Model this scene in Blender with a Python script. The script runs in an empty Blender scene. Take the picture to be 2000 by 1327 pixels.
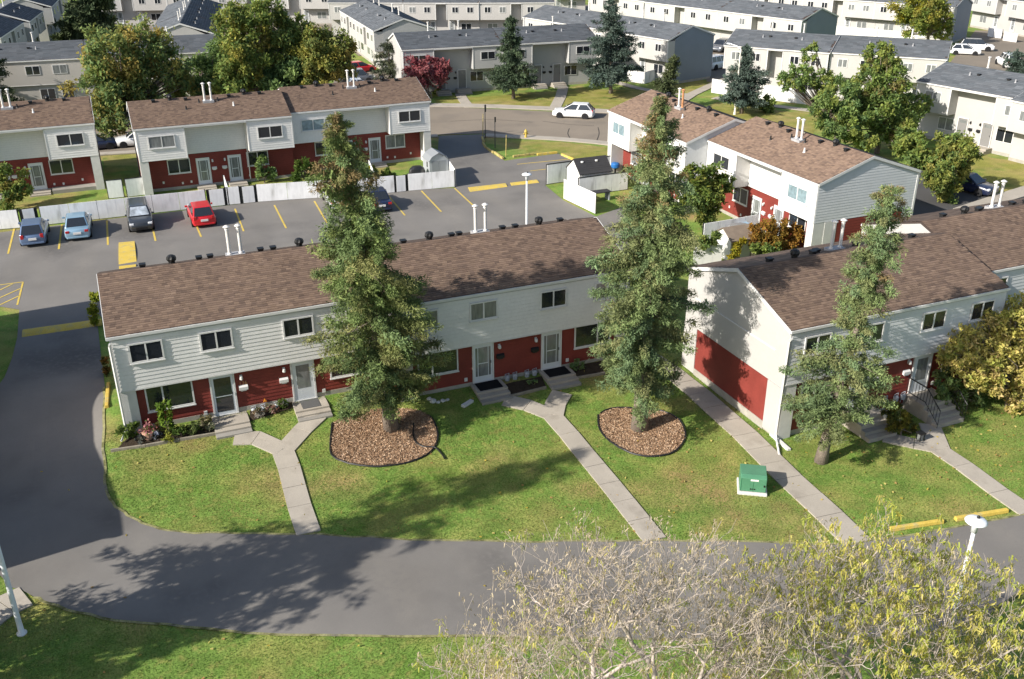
import bpy, bmesh, math, random
import numpy as np
from mathutils import Vector, Matrix
random.seed(7); rng = np.random.default_rng(11)
R = math.radians
scene = bpy.context.scene
# ------------------------------------------------------------------ camera
H0, FPX, PIT, ROL, YAW = 23.0, 1894.43, R(25.203), R(-0.2446), R(22.558)
_f = np.array([math.sin(YAW)*math.cos(PIT), math.cos(YAW)*math.cos(PIT), -math.sin(PIT)])
_r = np.array([math.cos(YAW), -math.sin(YAW), 0.0]); _u = np.cross(_r, _f)
CR = _r*math.cos(ROL)+_u*math.sin(ROL); CU = -_r*math.sin(ROL)+_u*math.cos(ROL); CF = _f
cd = bpy.data.cameras.new('camera'); cam = bpy.data.objects.new('camera', cd)
scene.collection.objects.link(cam)
cd.sensor_width = 36; cd.lens = FPX/2000*36; cd.clip_end = 3000; cd.clip_start = 0.5
cam.matrix_world = Matrix(((CR[0], CU[0], -CF[0], 0), (CR[1], CU[1], -CF[1], 0), (CR[2], CU[2], -CF[2], H0), (0, 0, 0, 1)))
scene.camera = cam
# ------------------------------------------------------------------ light
SUN_EL, SUN_HEAD = R(31), R(9)        # shadows run towards +X, slightly +Y
W = bpy.data.worlds.new('World'); scene.world = W; W.use_nodes = True
nt = W.node_tree; bg = nt.nodes['Background']
sky = nt.nodes.new('ShaderNodeTexSky'); sky.sky_type = 'NISHITA'; sky.sun_disc = False
sky.sun_elevation = SUN_EL; sky.sun_rotation = R(270)-SUN_HEAD
sky.air_density = 1.0; sky.dust_density = 1.5; sky.ozone_density = 1.0
nt.links.new(sky.outputs[0], bg.inputs[0]); bg.inputs[1].default_value = 0.104
sl = bpy.data.lights.new('sun', 'SUN'); sl.energy = 5.0; sl.angle = R(0.55); sl.color = (1.0, 0.94, 0.85)
sun = bpy.data.objects.new('sun', sl); scene.collection.objects.link(sun)
sdir = Vector((math.cos(SUN_HEAD)*math.cos(SUN_EL), math.sin(SUN_HEAD)*math.cos(SUN_EL), -math.sin(SUN_EL)))
sun.rotation_euler = sdir.to_track_quat('-Z', 'Y').to_euler(); sun.location = (-30, -10, 40)
scene.view_settings.view_transform = 'Standard'; scene.view_settings.look = 'None'
scene.view_settings.exposure = 0.67; scene.view_settings.gamma = 1.0; scene.view_settings.use_curve_mapping = False
scene.render.engine = 'CYCLES'
cy = scene.cycles
cy.max_bounces = 6; cy.diffuse_bounces = 3; cy.glossy_bounces = 2; cy.transmission_bounces = 3; cy.transparent_max_bounces = 6
cy.use_denoising = True

# ------------------------------------------------------------------ geometry of the place
def ray(u, v): return CR*(u-1000)/FPX-CU*(v-663.5)/FPX+CF
def S(t): t = min(1, max(0, t)); return t*t*(3-2*t)
def gz(x, y):                                        # height of the ground
    h = 0.0
    if -8 < x < 32 and 30 < y < 56:
        yf = 41.3-1.6*S((x-9.5)/2.5)
        fr = max(0, yf-y); bk = max(0, y-yf-3); sd = max(0, -1.6-x, x-22.9)
        h = (0.68-0.12*S((x-9)/4))*(1-min(1, fr/6.5))**2*S(1-sd/4.0)*S(1-bk/5)
    return h
def at(u, v, z=None):                                # the point of the ground (or of height z) under a line of sight
    d = ray(u, v)
    if z is not None: t = (z-H0)/d[2]; return Vector((t*d[0], t*d[1], z))
    q = 0.0
    for _ in range(6):
        t = (q-H0)/d[2]; q = gz(t*d[0], t*d[1])
    return Vector((t*d[0], t*d[1], q))
def onY(u, v, Y): d = ray(u, v); t = Y/d[1]; return Vector((t*d[0], Y, H0+t*d[2]))
def onX(u, v, X): d = ray(u, v); t = X/d[0]; return Vector((X, t*d[1], H0+t*d[2]))

# ------------------------------------------------------------------ materials
MATS = {}
def mat(name, col, rough=0.75, spec=0.3, n1=None, n2=None, bump=None, metal=0.0, attr=None, coat=0.0, trans=0.0, col2=None, alpha=None):
    """n1/n2 = (scale, amount[, stretch xyz]) brightness noise; col2 = (colour, scale, contrast) patches; bump = (scale, strength)"""
    m = bpy.data.materials.new(name); m.use_nodes = True; t = m.node_tree; N = t.nodes; Lk = t.links
    b = N['Principled BSDF']; b.inputs['Roughness'].default_value = rough; b.inputs['Metallic'].default_value = metal
    b.inputs['Specular IOR Level'].default_value = spec; b.inputs['Coat Weight'].default_value = coat
    tc = N.new('ShaderNodeTexCoord')
    def noise(scale, stretch=None, detail=4):
        n = N.new('ShaderNodeTexNoise'); n.inputs['Scale'].default_value = scale; n.inputs['Detail'].default_value = detail
        if stretch:
            mp = N.new('ShaderNodeMapping'); mp.inputs['Scale'].default_value = stretch
            Lk.new(tc.outputs['Object'], mp.inputs[0]); Lk.new(mp.outputs[0], n.inputs[0])
        else: Lk.new(tc.outputs['Object'], n.inputs[0])
        return n.outputs[0]
    rgb = N.new('ShaderNodeRGB'); rgb.outputs[0].default_value = (*col, 1); cur = rgb.outputs[0]
    if attr:
        a = N.new('ShaderNodeAttribute'); a.attribute_name = attr; cur = a.outputs['Color']
    for c2 in (col2 or []):
        c, sc, lo, hi = c2[:4]
        r = N.new('ShaderNodeMapRange'); r.inputs[1].default_value = lo; r.inputs[2].default_value = hi
        Lk.new(noise(sc, c2[4] if len(c2) > 4 else None), r.inputs[0])
        mx = N.new('ShaderNodeMix'); mx.data_type = 'RGBA'
        Lk.new(r.outputs[0], mx.inputs[0]); Lk.new(cur, mx.inputs[6]); mx.inputs[7].default_value = (*c, 1); cur = mx.outputs[2]
    for nn in (n1, n2):
        if not nn: continue
        r = N.new('ShaderNodeMapRange'); r.inputs[1].default_value = 0.25; r.inputs[2].default_value = 0.75
        r.inputs[3].default_value = 1-nn[1]; r.inputs[4].default_value = 1+nn[1]
        Lk.new(noise(nn[0], nn[2] if len(nn) > 2 else None), r.inputs[0])
        mx = N.new('ShaderNodeMix'); mx.data_type = 'RGBA'; mx.blend_type = 'MULTIPLY'; mx.inputs[0].default_value = 1
        Lk.new(cur, mx.inputs[6]); Lk.new(r.outputs[0], mx.inputs[7]); cur = mx.outputs[2]
    Lk.new(cur, b.inputs['Base Color'])
    if bump:
        bp = N.new('ShaderNodeBump'); bp.inputs['Strength'].default_value = bump[1]; bp.inputs['Distance'].default_value = bump[2] if len(bump) > 2 else 0.02
        Lk.new(noise(bump[0]), bp.inputs['Height']); Lk.new(bp.outputs[0], b.inputs['Normal'])
    if trans:
        tr = N.new('ShaderNodeBsdfTranslucent'); mxs = N.new('ShaderNodeMixShader'); mxs.inputs[0].default_value = trans
        Lk.new(cur, tr.inputs[0]); Lk.new(b.outputs[0], mxs.inputs[1]); Lk.new(tr.outputs[0], mxs.inputs[2])
        Lk.new(mxs.outputs[0], N['Material Output'].inputs[0])
    MATS[name] = m; return m
M = mat
grass = M('grass', (.135, .215, .045), .9, .1, n1=(0.9, .22), n2=(14, .4), bump=(9, .6, .05),
          col2=[((.26, .25, .075), .32, .44, .66), ((.115, .2, .035), .55, .52, .7), ((.28, .2, .09), .16, .56, .72), ((.22, .235, .065), 2.6, .5, .7)])
asphalt = M('asphalt', (.168, .158, .146), .85, .25, n1=(.22, .16), n2=(60, .16), col2=[((.185, .172, .155), .5, .46, .68, (1, .3, 1)), ((.11, .104, .098), .13, .52, .68), ((.165, .155, .143), 4, .5, .75)], bump=(140, .25, .01))
newasphalt = M('fresh_asphalt', (.075, .073, .072), .85, .25, n1=(.3, .12), n2=(50, .14), bump=(140, .25, .01))
oldroad = M('old_road', (.225, .19, .15), .9, .2, n1=(.2, .1), n2=(30, .1), col2=[((.18, .155, .128), .25, .5, .7)])
tanlot = M('tan_lot', (.2, .17, .135), .9, .2, n1=(.15, .12), n2=(20, .1))
concrete = M('concrete', (.36, .325, .275), .9, .2, n1=(.7, .1), n2=(24, .09), col2=[((.27, .24, .2), .9, .56, .75)], bump=(60, .2, .01))
concrete2 = M('grey_concrete', (.27, .255, .23), .9, .2, n1=(1.1, .14), n2=(30, .1))
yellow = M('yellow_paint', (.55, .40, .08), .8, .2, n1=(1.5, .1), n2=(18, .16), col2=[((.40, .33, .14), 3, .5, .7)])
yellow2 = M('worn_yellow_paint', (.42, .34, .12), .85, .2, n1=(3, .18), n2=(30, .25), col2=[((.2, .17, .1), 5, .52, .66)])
mulch = M('wood_chips', (.27, .17, .105), .95, .1, n1=(4, .2), n2=(40, .5), bump=(45, .8, .05))
chips = M('wood_chip_pieces', (.3, .2, .1), .9, .1, attr='col')
soil = M('soil', (.05, .038, .026), .95, .1, n1=(5, .3), n2=(30, .4), bump=(30, .8, .05))
siding_w = M('pale_siding', (.68, .668, .65), .55, .3, n1=(.8, .05), n2=(6, .05))
siding_b = M('blue_grey_siding', (.56, .57, .58), .55, .3, n1=(.8, .05), n2=(6, .04))
jointshade = M('board_gap_shade', (.42, .42, .42), .9, .1)  # wall core darkened behind the boards: shade of the gaps put into its colour
jointshadered = M('red_board_gap_shade', (.06, .014, .012), .9, .1)  # darker red core, shade between the boards painted in
red = M('red_siding', (.185, .034, .026), .6, .3, n1=(1.2, .14), n2=(9, .08))
white = M('white_trim', (.62, .615, .60), .5, .35, n1=(2, .05))
offwhite = M('off_white_stucco', (.56, .555, .535), .85, .2, n1=(2.5, .07), n2=(30, .06), bump=(50, .3, .01))
whitewall = M('white_wall', (.42, .408, .39), .6, .3, n1=(.6, .05), n2=(7, .03))
greywall = M('grey_wall', (.38, .378, .372), .6, .3, n1=(.6, .05), n2=(7, .03))
bluegable = M('slate_blue_wall', (.19, .22, .26), .6, .3, n1=(.6, .05), n2=(7, .03))
tanwall = M('beige_wall', (.44, .415, .38), .6, .3, n1=(.6, .05))
found = M('foundation', (.34, .32, .28), .9, .2, n1=(2, .15), n2=(20, .1))
shingle = M('brown_shingles', (.2, .13, .1), .92, .15, attr='col', n1=(.35, .08), n2=(35, .12))
gshingle = M('grey_shingles', (.085, .1, .125), .92, .15, attr='col', n1=(.4, .1), n2=(25, .14))
roofedge = M('roof_edge', (.06, .045, .04), .9, .2)
black = M('black_metal', (.012, .012, .013), .5, .4)
rubber = M('black_rubber', (.018, .018, .02), .8, .3)
darkwood = M('dark_post', (.02, .022, .022), .8, .2)
galv = M('galvanised_pipe', (.62, .60, .57), .5, .4, n1=(3, .12), n2=(14, .1))
rusty = M('rusty_pipe', (.42, .2, .09), .7, .3, n1=(6, .3))
lead = M('flashing', (.33, .33, .34), .6, .4, n1=(4, .15))
glassd = M('dark_glass', (.018, .021, .026), .08, .8)
glassm = M('curtained_glass', (.17, .18, .18), .12, .7, n1=(7, .35, (1, 1, .2)))
glassb = M('blue_reflection_glass', (.19, .26, .29), .12, .7, n1=(4, .3))  # bluish reflection put into the pane colour
curtain = M('curtain', (.5, .47, .4), .9, .1, n1=(10, .25, (1, 1, .1)))
doorw = M('white_door', (.62, .65, .68), .4, .4)
doorg = M('grey_door', (.2, .195, .19), .5, .3)
fencew = M('white_fence', (.76, .765, .77), .75, .2, n1=(.8, .1), n2=(5, .08, (1, 1, .3)), col2=[((.45, .45, .44), 1.3, .6, .8, (1, 1, .3))])
bark = M('grey_bark', (.20, .165, .135), .95, .1, n1=(6, .3, (1, 1, .3)), n2=(30, .25), bump=(25, .8, .04))
palebark = M('pale_bark', (.42, .365, .32), .9, .15, n1=(1.5, .15), n2=(14, .25))
needle = M('needles', (.05, .08, .03), .75, .15, attr='col', trans=.08)
leaf = M('leaves', (.06, .1, .02), .65, .2, attr='col', trans=.45)
lampw = M('white_lamp_paint', (.72, .74, .76), .35, .4)
greenbox = M('green_paint', (.075, .215, .125), .45, .35, n1=(1.5, .1), n2=(12, .06))
timber = M('weathered_timber', (.24, .215, .17), .9, .2, n1=(3, .2), n2=(20, .2))
brownroof = M('brown_shed_roof', (.19, .15, .115), .9, .2, n1=(2, .15), n2=(20, .15))
darkroof = M('dark_shed_roof', (.035, .035, .038), .85, .3, n1=(2, .15))
greyplastic = M('grey_plastic', (.33, .35, .37), .5, .3, n1=(2, .08))
tarp = M('grey_tarp', (.2, .2, .2), .6, .3, n1=(5, .3, (1, 1, .15)))
bluep = M('blue_plastic', (.02, .13, .38), .4, .4)
bluebin = M('blue_bin', (.25, .38, .5), .45, .4)
terra = M('clay_pot', (.5, .3, .22), .8, .2)
orange = M('orange_plastic', (.8, .3, .03), .6, .3)
gmeter = M('meter_grey', (.33, .35, .38), .5, .4)
mat_t = M('black_mat', (.012, .012, .014), .9, .1)
dmat = M('grey_mat', (.1, .1, .1), .95, .1, n2=(40, .3))
plate = M('number_plate', (.7, .68, .66), .5, .3)
taill = M('tail_light', (.4, .02, .02), .25, .5)
headl = M('head_light', (.7, .72, .75), .15, .7)
rim = M('wheel_rim', (.45, .46, .48), .35, .5, metal=.6)
carglass = M('car_glass', (.02, .024, .03), .06, .9)
reflectglass = M('windscreen_painted_reflection', (.4, .45, .5), .1, .8, n1=(2.2, .7))  # pale blotchy base colour paints the reflection onto the glass

# ------------------------------------------------------------------ helpers
def link(o): scene.collection.objects.link(o); return o
def tag(o, label=None, cat=None, group=None, kind=None):
    if label: o['label'] = label
    if cat: o['category'] = cat
    if group: o['group'] = group
    if kind: o['kind'] = kind
    return o
def empty(name, loc, rz=0, label=None, cat=None, group=None):
    o = bpy.data.objects.new(name, None); link(o); o.location = loc; o.rotation_euler = (0, 0, rz); o.empty_display_size = .2
    return tag(o, label, cat, group)
class MB:
    """collects shapes, then links them as one mesh object"""
    def __init__(s): s.v = []; s.f = []; s.m = []
    def poly(s, pts, m=0):
        n = len(s.v); s.v += [tuple(p) for p in pts]; s.f.append(tuple(range(n, n+len(pts)))); s.m.append(m); return s
    def box(s, x0, y0, z0, x1, y1, z1, m=0):
        n = len(s.v)
        s.v += [(x0, y0, z0), (x1, y0, z0), (x1, y1, z0), (x0, y1, z0), (x0, y0, z1), (x1, y0, z1), (x1, y1, z1), (x0, y1, z1)]
        s.f += [tuple(n+i for i in q) for q in ((0, 3, 2, 1), (4, 5, 6, 7), (0, 1, 5, 4), (1, 2, 6, 5), (2, 3, 7, 6), (3, 0, 4, 7))]
        s.m += [m]*6; return s
    def hexa(s, p, m=0):                     # 8 corners, bottom ring then top ring
        n = len(s.v); s.v += [tuple(q) for q in p]
        s.f += [tuple(n+i for i in q) for q in ((0, 3, 2, 1), (4, 5, 6, 7), (0, 1, 5, 4), (1, 2, 6, 5), (2, 3, 7, 6), (3, 0, 4, 7))]
        s.m += [m]*6; return s
    def prism(s, pts, d, m=0):               # polygon pts extruded along vector d
        n = len(pts); k = len(s.v); d = Vector(d)
        s.v += [tuple(p) for p in pts]+[tuple(Vector(p)+d) for p in pts]
        s.f += [tuple(range(k+n-1, k-1, -1)), tuple(range(k+n, k+2*n))]+[(k+i, k+(i+1) % n, k+n+(i+1) % n, k+n+i) for i in range(n)]
        s.m += [m]*(n+2); return s
    def tube(s, pts, rad, n=8, m=0, cap=True):
        pts = [Vector(p) for p in pts]; k0 = len(s.v)
        rad = rad if isinstance(rad, (list, tuple)) else [rad]*len(pts)
        for i, p in enumerate(pts):
            d = (pts[min(i+1, len(pts)-1)]-pts[max(i-1, 0)]).normalized()
            a = d.cross(Vector((0, 0, 1)) if abs(d.z) < .95 else Vector((1, 0, 0))).normalized(); b = d.cross(a)
            for j in range(n):
                t = 2*math.pi*j/n; s.v.append(tuple(p+(a*math.cos(t)+b*math.sin(t))*rad[i]))
        for i in range(len(pts)-1):
            for j in range(n):
                s.f.append((k0+i*n+j, k0+i*n+(j+1) % n, k0+(i+1)*n+(j+1) % n, k0+(i+1)*n+j)); s.m.append(m)
        if cap:
            s.f += [tuple(k0+j for j in range(n)), tuple(k0+(len(pts)-1)*n+j for j in range(n-1, -1, -1))]; s.m += [m, m]
        return s
    def lathe(s, prof, c=(0, 0, 0), n=14, m=0):   # prof = [(r, z)]
        k0 = len(s.v); c = Vector(c)
        for r, z in prof:
            for j in range(n):
                t = 2*math.pi*j/n; s.v.append((c.x+r*math.cos(t), c.y+r*math.sin(t), c.z+z))
        for i in range(len(prof)-1):
            for j in range(n):
                s.f.append((k0+i*n+j, k0+i*n+(j+1) % n, k0+(i+1)*n+(j+1) % n, k0+(i+1)*n+j)); s.m.append(m)
        s.f += [tuple(k0+j for j in range(n-1, -1, -1)), tuple(k0+(len(prof)-1)*n+j for j in range(n))]; s.m += [m, m]
        return s
    def obj(s, name, mats, parent=None, loc=None, smooth=False, bevel=0):
        me = bpy.data.meshes.new(name); me.from_pydata(s.v, [], s.f)
        for mm in (mats if isinstance(mats, (list, tuple)) else [mats]): me.materials.append(mm)
        me.polygons.foreach_set('material_index', s.m)
        bm = bmesh.new(); bm.from_mesh(me); bmesh.ops.recalc_face_normals(bm, faces=bm.faces); bm.to_mesh(me); bm.free()
        if smooth: me.polygons.foreach_set('use_smooth', [True]*len(me.polygons))
        o = bpy.data.objects.new(name, me); link(o)
        if parent: o.parent = parent
        if loc is not None: o.location = loc
        if bevel:
            b = o.modifiers.new('bevel', 'BEVEL'); b.width = bevel; b.segments = 2; b.limit_method = 'ANGLE'; b.angle_limit = R(35)
        return o
def npmesh(name, V, F, mats, col=None, parent=None, midx=None, smooth=False):
    V = np.asarray(V, dtype=np.float32).reshape(-1, 3); F = np.asarray(F, dtype=np.int32); k = F.shape[1]
    me = bpy.data.meshes.new(name); me.vertices.add(len(V)); me.vertices.foreach_set('co', V.ravel())
    me.loops.add(F.size); me.loops.foreach_set('vertex_index', F.ravel())
    me.polygons.add(len(F)); me.polygons.foreach_set('loop_start', np.arange(0, F.size, k, dtype=np.int32))
    for mm in (mats if isinstance(mats, (list, tuple)) else [mats]): me.materials.append(mm)
    if midx is not None: me.polygons.foreach_set('material_index', np.asarray(midx, dtype=np.int32))
    if col is not None:
        a = me.attributes.new('col', 'FLOAT_COLOR', 'FACE'); c = np.ones((len(F), 4), np.float32); c[:, :3] = np.clip(col, 0.003, 1)
        a.data.foreach_set('color', c.ravel())
    if smooth: me.polygons.foreach_set('use_smooth', np.ones(len(F), dtype=bool))
    me.update(calc_edges=True)
    o = bpy.data.objects.new(name, me); link(o)
    if parent: o.parent = parent
    return o
def copy_tree(o, parent=None):
    c = o.copy(); link(c)
    if parent: c.parent = parent
    for ch in list(o.children): copy_tree(ch, c)
    return c
def sheet(name, pts, material, dz, parent=None, kind='structure', step=1.0, thick=0):
    """a sheet that lies on the ground along the outline pts (x, y)"""
    bm = bmesh.new(); vs = [bm.verts.new((p[0], p[1], 0)) for p in pts]; bm.faces.new(vs)
    bmesh.ops.triangulate(bm, faces=bm.faces[:])
    xs = [p[0] for p in pts]; ys = [p[1] for p in pts]
    x0, x1, y0, y1 = max(min(xs), -8), min(max(xs), 32), max(min(ys), 30), min(max(ys), 56)
    if x0 < x1 and y0 < y1:
        for a in np.arange(math.ceil(x0/step)*step, x1, step):
            bmesh.ops.bisect_plane(bm, geom=bm.verts[:]+bm.edges[:]+bm.faces[:], plane_co=(a, 0, 0), plane_no=(1, 0, 0))
        for a in np.arange(math.ceil(y0/step)*step, y1, step):
            bmesh.ops.bisect_plane(bm, geom=bm.verts[:]+bm.edges[:]+bm.faces[:], plane_co=(0, a, 0), plane_no=(0, 1, 0))
    for v in bm.verts: v.co.z = gz(v.co.x, v.co.y)+dz
    bmesh.ops.recalc_face_normals(bm, faces=bm.faces)
    for f in bm.faces:
        if f.normal.z < 0: f.normal_flip()
    if thick:
        r = bmesh.ops.extrude_face_region(bm, geom=bm.faces[:]); 
        for v in [g for g in r['geom'] if isinstance(g, bmesh.types.BMVert)]: v.co.z += thick
        bmesh.ops.recalc_face_normals(bm, faces=bm.faces)
    me = bpy.data.meshes.new(name); bm.to_mesh(me); bm.free(); me.materials.append(material)
    o = bpy.data.objects.new(name, me); link(o)
    if parent: o.parent = parent
    if kind: o['kind'] = kind
    return o
def px(lst): return [tuple(at(u, v)[:2]) for u, v in lst]
def smoothline(pts, n=4):
    out = []
    for i in range(len(pts)-1):
        p0 = Vector(pts[max(i-1, 0)][:2]); p1 = Vector(pts[i][:2]); p2 = Vector(pts[i+1][:2]); p3 = Vector(pts[min(i+2, len(pts)-1)][:2])
        for k in range(n):
            t = k/n; out.append(tuple(0.5*(2*p1+(p2-p0)*t+(2*p0-5*p1+4*p2-p3)*t*t+(3*p1-p0-3*p2+p3)*t**3)))
    return out+[tuple(pts[-1][:2])]

# ------------------------------------------------------------------ ground
def axis(a, b, lo, hi, fine):
    left = [a]; x = a
    while x < lo-60: x += 40; left.append(x)
    while x < lo: x += 6; left.append(min(x, lo))
    mid = list(np.arange(lo+fine, hi, fine))
    right = [hi]; x = hi
    while x < hi+60: x += 6; right.append(x)
    while x < b: x += 40; right.append(x)
    return left+mid+right
drygrass = M('dry_grass', (.21, .21, .05), .9, .1, n1=(.9, .2), n2=(12, .35), bump=(9, .6, .05), col2=[((.28, .235, .085), .3, .42, .62), ((.13, .18, .035), .5, .54, .72)])
gx, gy = axis(-500, 900, -8, 32, .5), axis(-60, 900, 30, 56, .5)
V = [(x, y, gz(x, y)) for y in gy for x in gx]; nx = len(gx)
F = [(j*nx+i, j*nx+i+1, (j+1)*nx+i+1, (j+1)*nx+i) for j in range(len(gy)-1) for i in range(nx-1)]
npmesh('lawn_ground', V, F, grass)['kind'] = 'structure'

lawn_edge = smoothline(px([(205, 757), (202, 800), (203, 880), (207, 945), (222, 984), (250, 1008), (290, 1026), (345, 1040), (430, 1043), (583, 1043), (622, 1044), (720, 1051), (900, 1057), (1100, 1059), (1296, 1057), (1500, 1061), (1650, 1063), (1765, 1047), (1870, 1031), (1985, 1009), (2120, 985)]))
low_edge = smoothline(px([(2140, 1066), (2000, 1152), (1905, 1218), (1840, 1244), (1500, 1249), (1200, 1248), (940, 1244), (620, 1243), (480, 1238), (325, 1222), (200, 1208), (110, 1186), (68, 1168)]))
left_edge = px([(40, 1152), (25, 1150), (0, 1125)])+[(-9, 31.5), (-30, 30), (-30, 38)]+px([(0, 750), (9, 738), (24, 700), (34, 660), (38, 606), (0, 600)])+[(-22, 60), (-22, 78)]
top_edge = px([(0, 455), (220, 428), (430, 404), (650, 379), (890, 368)])+[(26.3, 80.5)]+px([(857, 266), (945, 263), (947, 285), (962, 301), (986, 315), (1050, 306), (1090, 301), (1150, 322), (1208, 340), (1064, 362), (1100, 392), (1164, 424), (1230, 400)])+[(36, 62), (36, 56), (27, 53), (12, 52), (-.6, 51)]+px([(188, 610), (198, 700)])
sheet('parking_lot_and_drive', lawn_edge+low_edge+left_edge+top_edge, asphalt, .03, step=.5)
road = sheet('street', px([(-260, 338), (60, 312), (240, 298), (530, 279), (857, 264), (945, 262), (1100, 271), (1200, 281), (1300, 300), (1420, 330), (1500, 280), (1400, 240), (1330, 228), (1200, 222), (1080, 219), (853, 209), (560, 218), (240, 233), (60, 243), (-260, 262)]), oldroad, .042)
def strip(name, line, w, m, dz, thick=0):
    a, b = [], []
    for i, p in enumerate(line):
        d = (Vector(line[min(i+1, len(line)-1)])-Vector(line[max(i-1, 0)])).normalized(); n = Vector((-d.y, d.x))*w/2
        a.append(tuple(Vector(p)+n)); b.append(tuple(Vector(p)-n))
    return sheet(name, a+b[::-1], m, dz, thick=thick)
strip('far_pavement', smoothline(px([(-100, 250), (240, 229), (560, 213), (853, 207), (1080, 214), (1190, 219), (1330, 224)])), 1.7, concrete, .03, .1)
strip('near_kerb', smoothline(px([(-100, 322), (240, 300), (560, 281), (855, 267)])), 1.0, concrete, .03, .1)
strip('near_kerb', smoothline(px([(948, 266), (1030, 270), (1100, 274), (1200, 284), (1290, 303)])), 1.2, concrete, .03, .1)
tl = [sheet('far_lot', px(q), tanlot, .035+.004*i) for i, q in enumerate((
    [(1850, 130), (1905, 60), (2000, 62), (2200, 70), (2200, 190), (1960, 150), (1870, 125)], [(1380, 160), (1372, 120), (1395, 60), (1425, 62), (1440, 130), (1420, 165)],
    [(195, 70), (300, 28), (520, 24), (700, 20), (660, 60), (250, 80)], [(640, 60), (1100, 60), (1040, 90), (700, 110)], [(640, 190), (660, 140), (760, 140), (790, 160), (760, 205)],
    [(1120, 30), (1400, 60), (1900, 80), (1850, 50), (1400, 10), (1100, 10)]))]
sheet('rear_lane', px([(1760, 360), (1790, 330), (1850, 355), (1935, 385), (2030, 365), (2060, 385), (1930, 430), (1770, 440)]), newasphalt, .036)
strip('rear_footpath', px([(1880, 415), (1960, 388), (2060, 357)]), 1.6, concrete, .035, .08)
strip('back_footpath', px([(1395, 192), (1440, 199), (1520, 209), (1590, 218)]), 1.3, concrete, .03, .05)
strip('back_footpath', px([(1318, 207), (1352, 185), (1400, 163), (1440, 150)]), 1.3, concrete, .034, .05)
strip('back_footpath', px([(1190, 158), (1240, 172), (1300, 184), (1345, 186)]), 1.2, concrete, .03, .05)

NOGRASS = [lawn_edge+low_edge+left_edge+top_edge]
def slabs(name, line, w, length=1.5, start=None, dz=.02):
    """a concrete footpath laid in slabs with open joints"""
    root = None; L = [Vector((p[0], p[1])) for p in line]; k = 0
    seg = []
    for i in range(len(L)-1):
        n = max(1, round((L[i+1]-L[i]).length/length))
        for j in range(n): seg.append((i, j/n, (j+1)/n))
    def nrm(i):
        a = (L[i]-L[i-1]).normalized() if i > 0 else (L[1]-L[0]).normalized(); b = (L[i+1]-L[i]).normalized() if i < len(L)-1 else a
        h = (a+b).normalized(); return Vector((-h.y, h.x))*w/2/max(.5, h.dot(b))
    def edge(i, t):
        c = L[i].lerp(L[i+1], t); n = nrm(i).lerp(nrm(i+1), t); return c-n, c+n
    for i, t0, t1 in seg:
        a, b = edge(i, t0); c, d = edge(i, t1); g = .012/max(.1, (c-a).length)
        q = [a.lerp(c, g), b.lerp(d, g), d.lerp(b, g), c.lerp(a, g)]; NOGRASS.append([tuple(p) for p in (a, b, d, c)]); jz = random.uniform(-.006, .006)
        m = MB(); m.hexa([(p.x, p.y, gz(p.x, p.y)-.08) for p in q]+[(p.x, p.y, gz(p.x, p.y)+dz+jz+.04) for p in q])
        if root is None:
            root = bpy.data.objects.new(name, None); link(root); root['kind'] = 'structure'; root['label'] = 'pale concrete footpath laid in slabs across the lawn'
        m.obj('paving_slab', concrete, root)
    return root
W1 = .85
fork1 = at(558, 882)
slabs('footpath', px([(603, 1043), (585, 990), (565, 915), (552, 880)]), .95)
slabs('footpath', px([(552, 880), (500, 857), (457, 858)]), .9)
slabs('footpath', px([(556, 880), (590, 842), (622, 812)]), .9)
slabs('footpath', px([(1279, 1056), (1190, 945), (1110, 848), (1078, 812)]), .95)
slabs('footpath', px([(1078, 812), (1030, 793), (985, 783)]), .9)
slabs('footpath', px([(1080, 812), (1085, 790), (1098, 768)]), 1.0)
slabs('footpath', px([(1675, 1062), (1620, 1008), (1540, 935), (1455, 850), (1365, 770), (1310, 725), (1260, 690)]), 1.25)
slabs('footpath', px([(2010, 1003), (1950, 962), (1880, 910), (1835, 880), (1815, 830)]), .95)
slabs('footpath', px([(1828, 876), (1785, 868), (1725, 855)]), .9)
slabs('footpath', px([(917, 211), (905, 196), (898, 184)]), 1.2)
slabs('footpath', px([(1083, 213), (1095, 190), (1100, 172), (1080, 168)]), 1.3)
slabs('footpath', px([(-30, 1215), (10, 1185), (52, 1166)]), 1.3)

for i, q in enumerate(([(853, 206), (1080, 213), (1190, 218), (1330, 222), (1350, 200), (1240, 176), (1140, 175), (1000, 185), (850, 195)], [(1345, 222), (1400, 200), (1500, 214), (1600, 226), (1580, 290), (1500, 262), (1430, 240)], [(1400, 168), (1440, 156), (1350, 158), (1300, 170), (1345, 184)],
     [(1880, 300), (2080, 330), (2060, 356), (1960, 386), (1900, 372), (1860, 350)], [(200, 302), (290, 298), (292, 330), (205, 338)], [(1000, 276), (1100, 278), (1200, 290), (1210, 330), (1150, 320), (1095, 299), (1040, 303)])):
    sheet('dry_lawn', px(q), drygrass, .008)
verge = M('dry_verge', (.24, .23, .11), .95, .1, n1=(3, .25), n2=(20, .35), col2=[((.12, .12, .05), 2.2, .5, .62), ((.16, .15, .13), .8, .55, .7)])
for ln in (lawn_edge, low_edge): strip('dry_edge', [(a+random.uniform(-.05, .05), b+random.uniform(-.05, .05)) for a, b in ln], .11, verge, .035)
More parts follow.
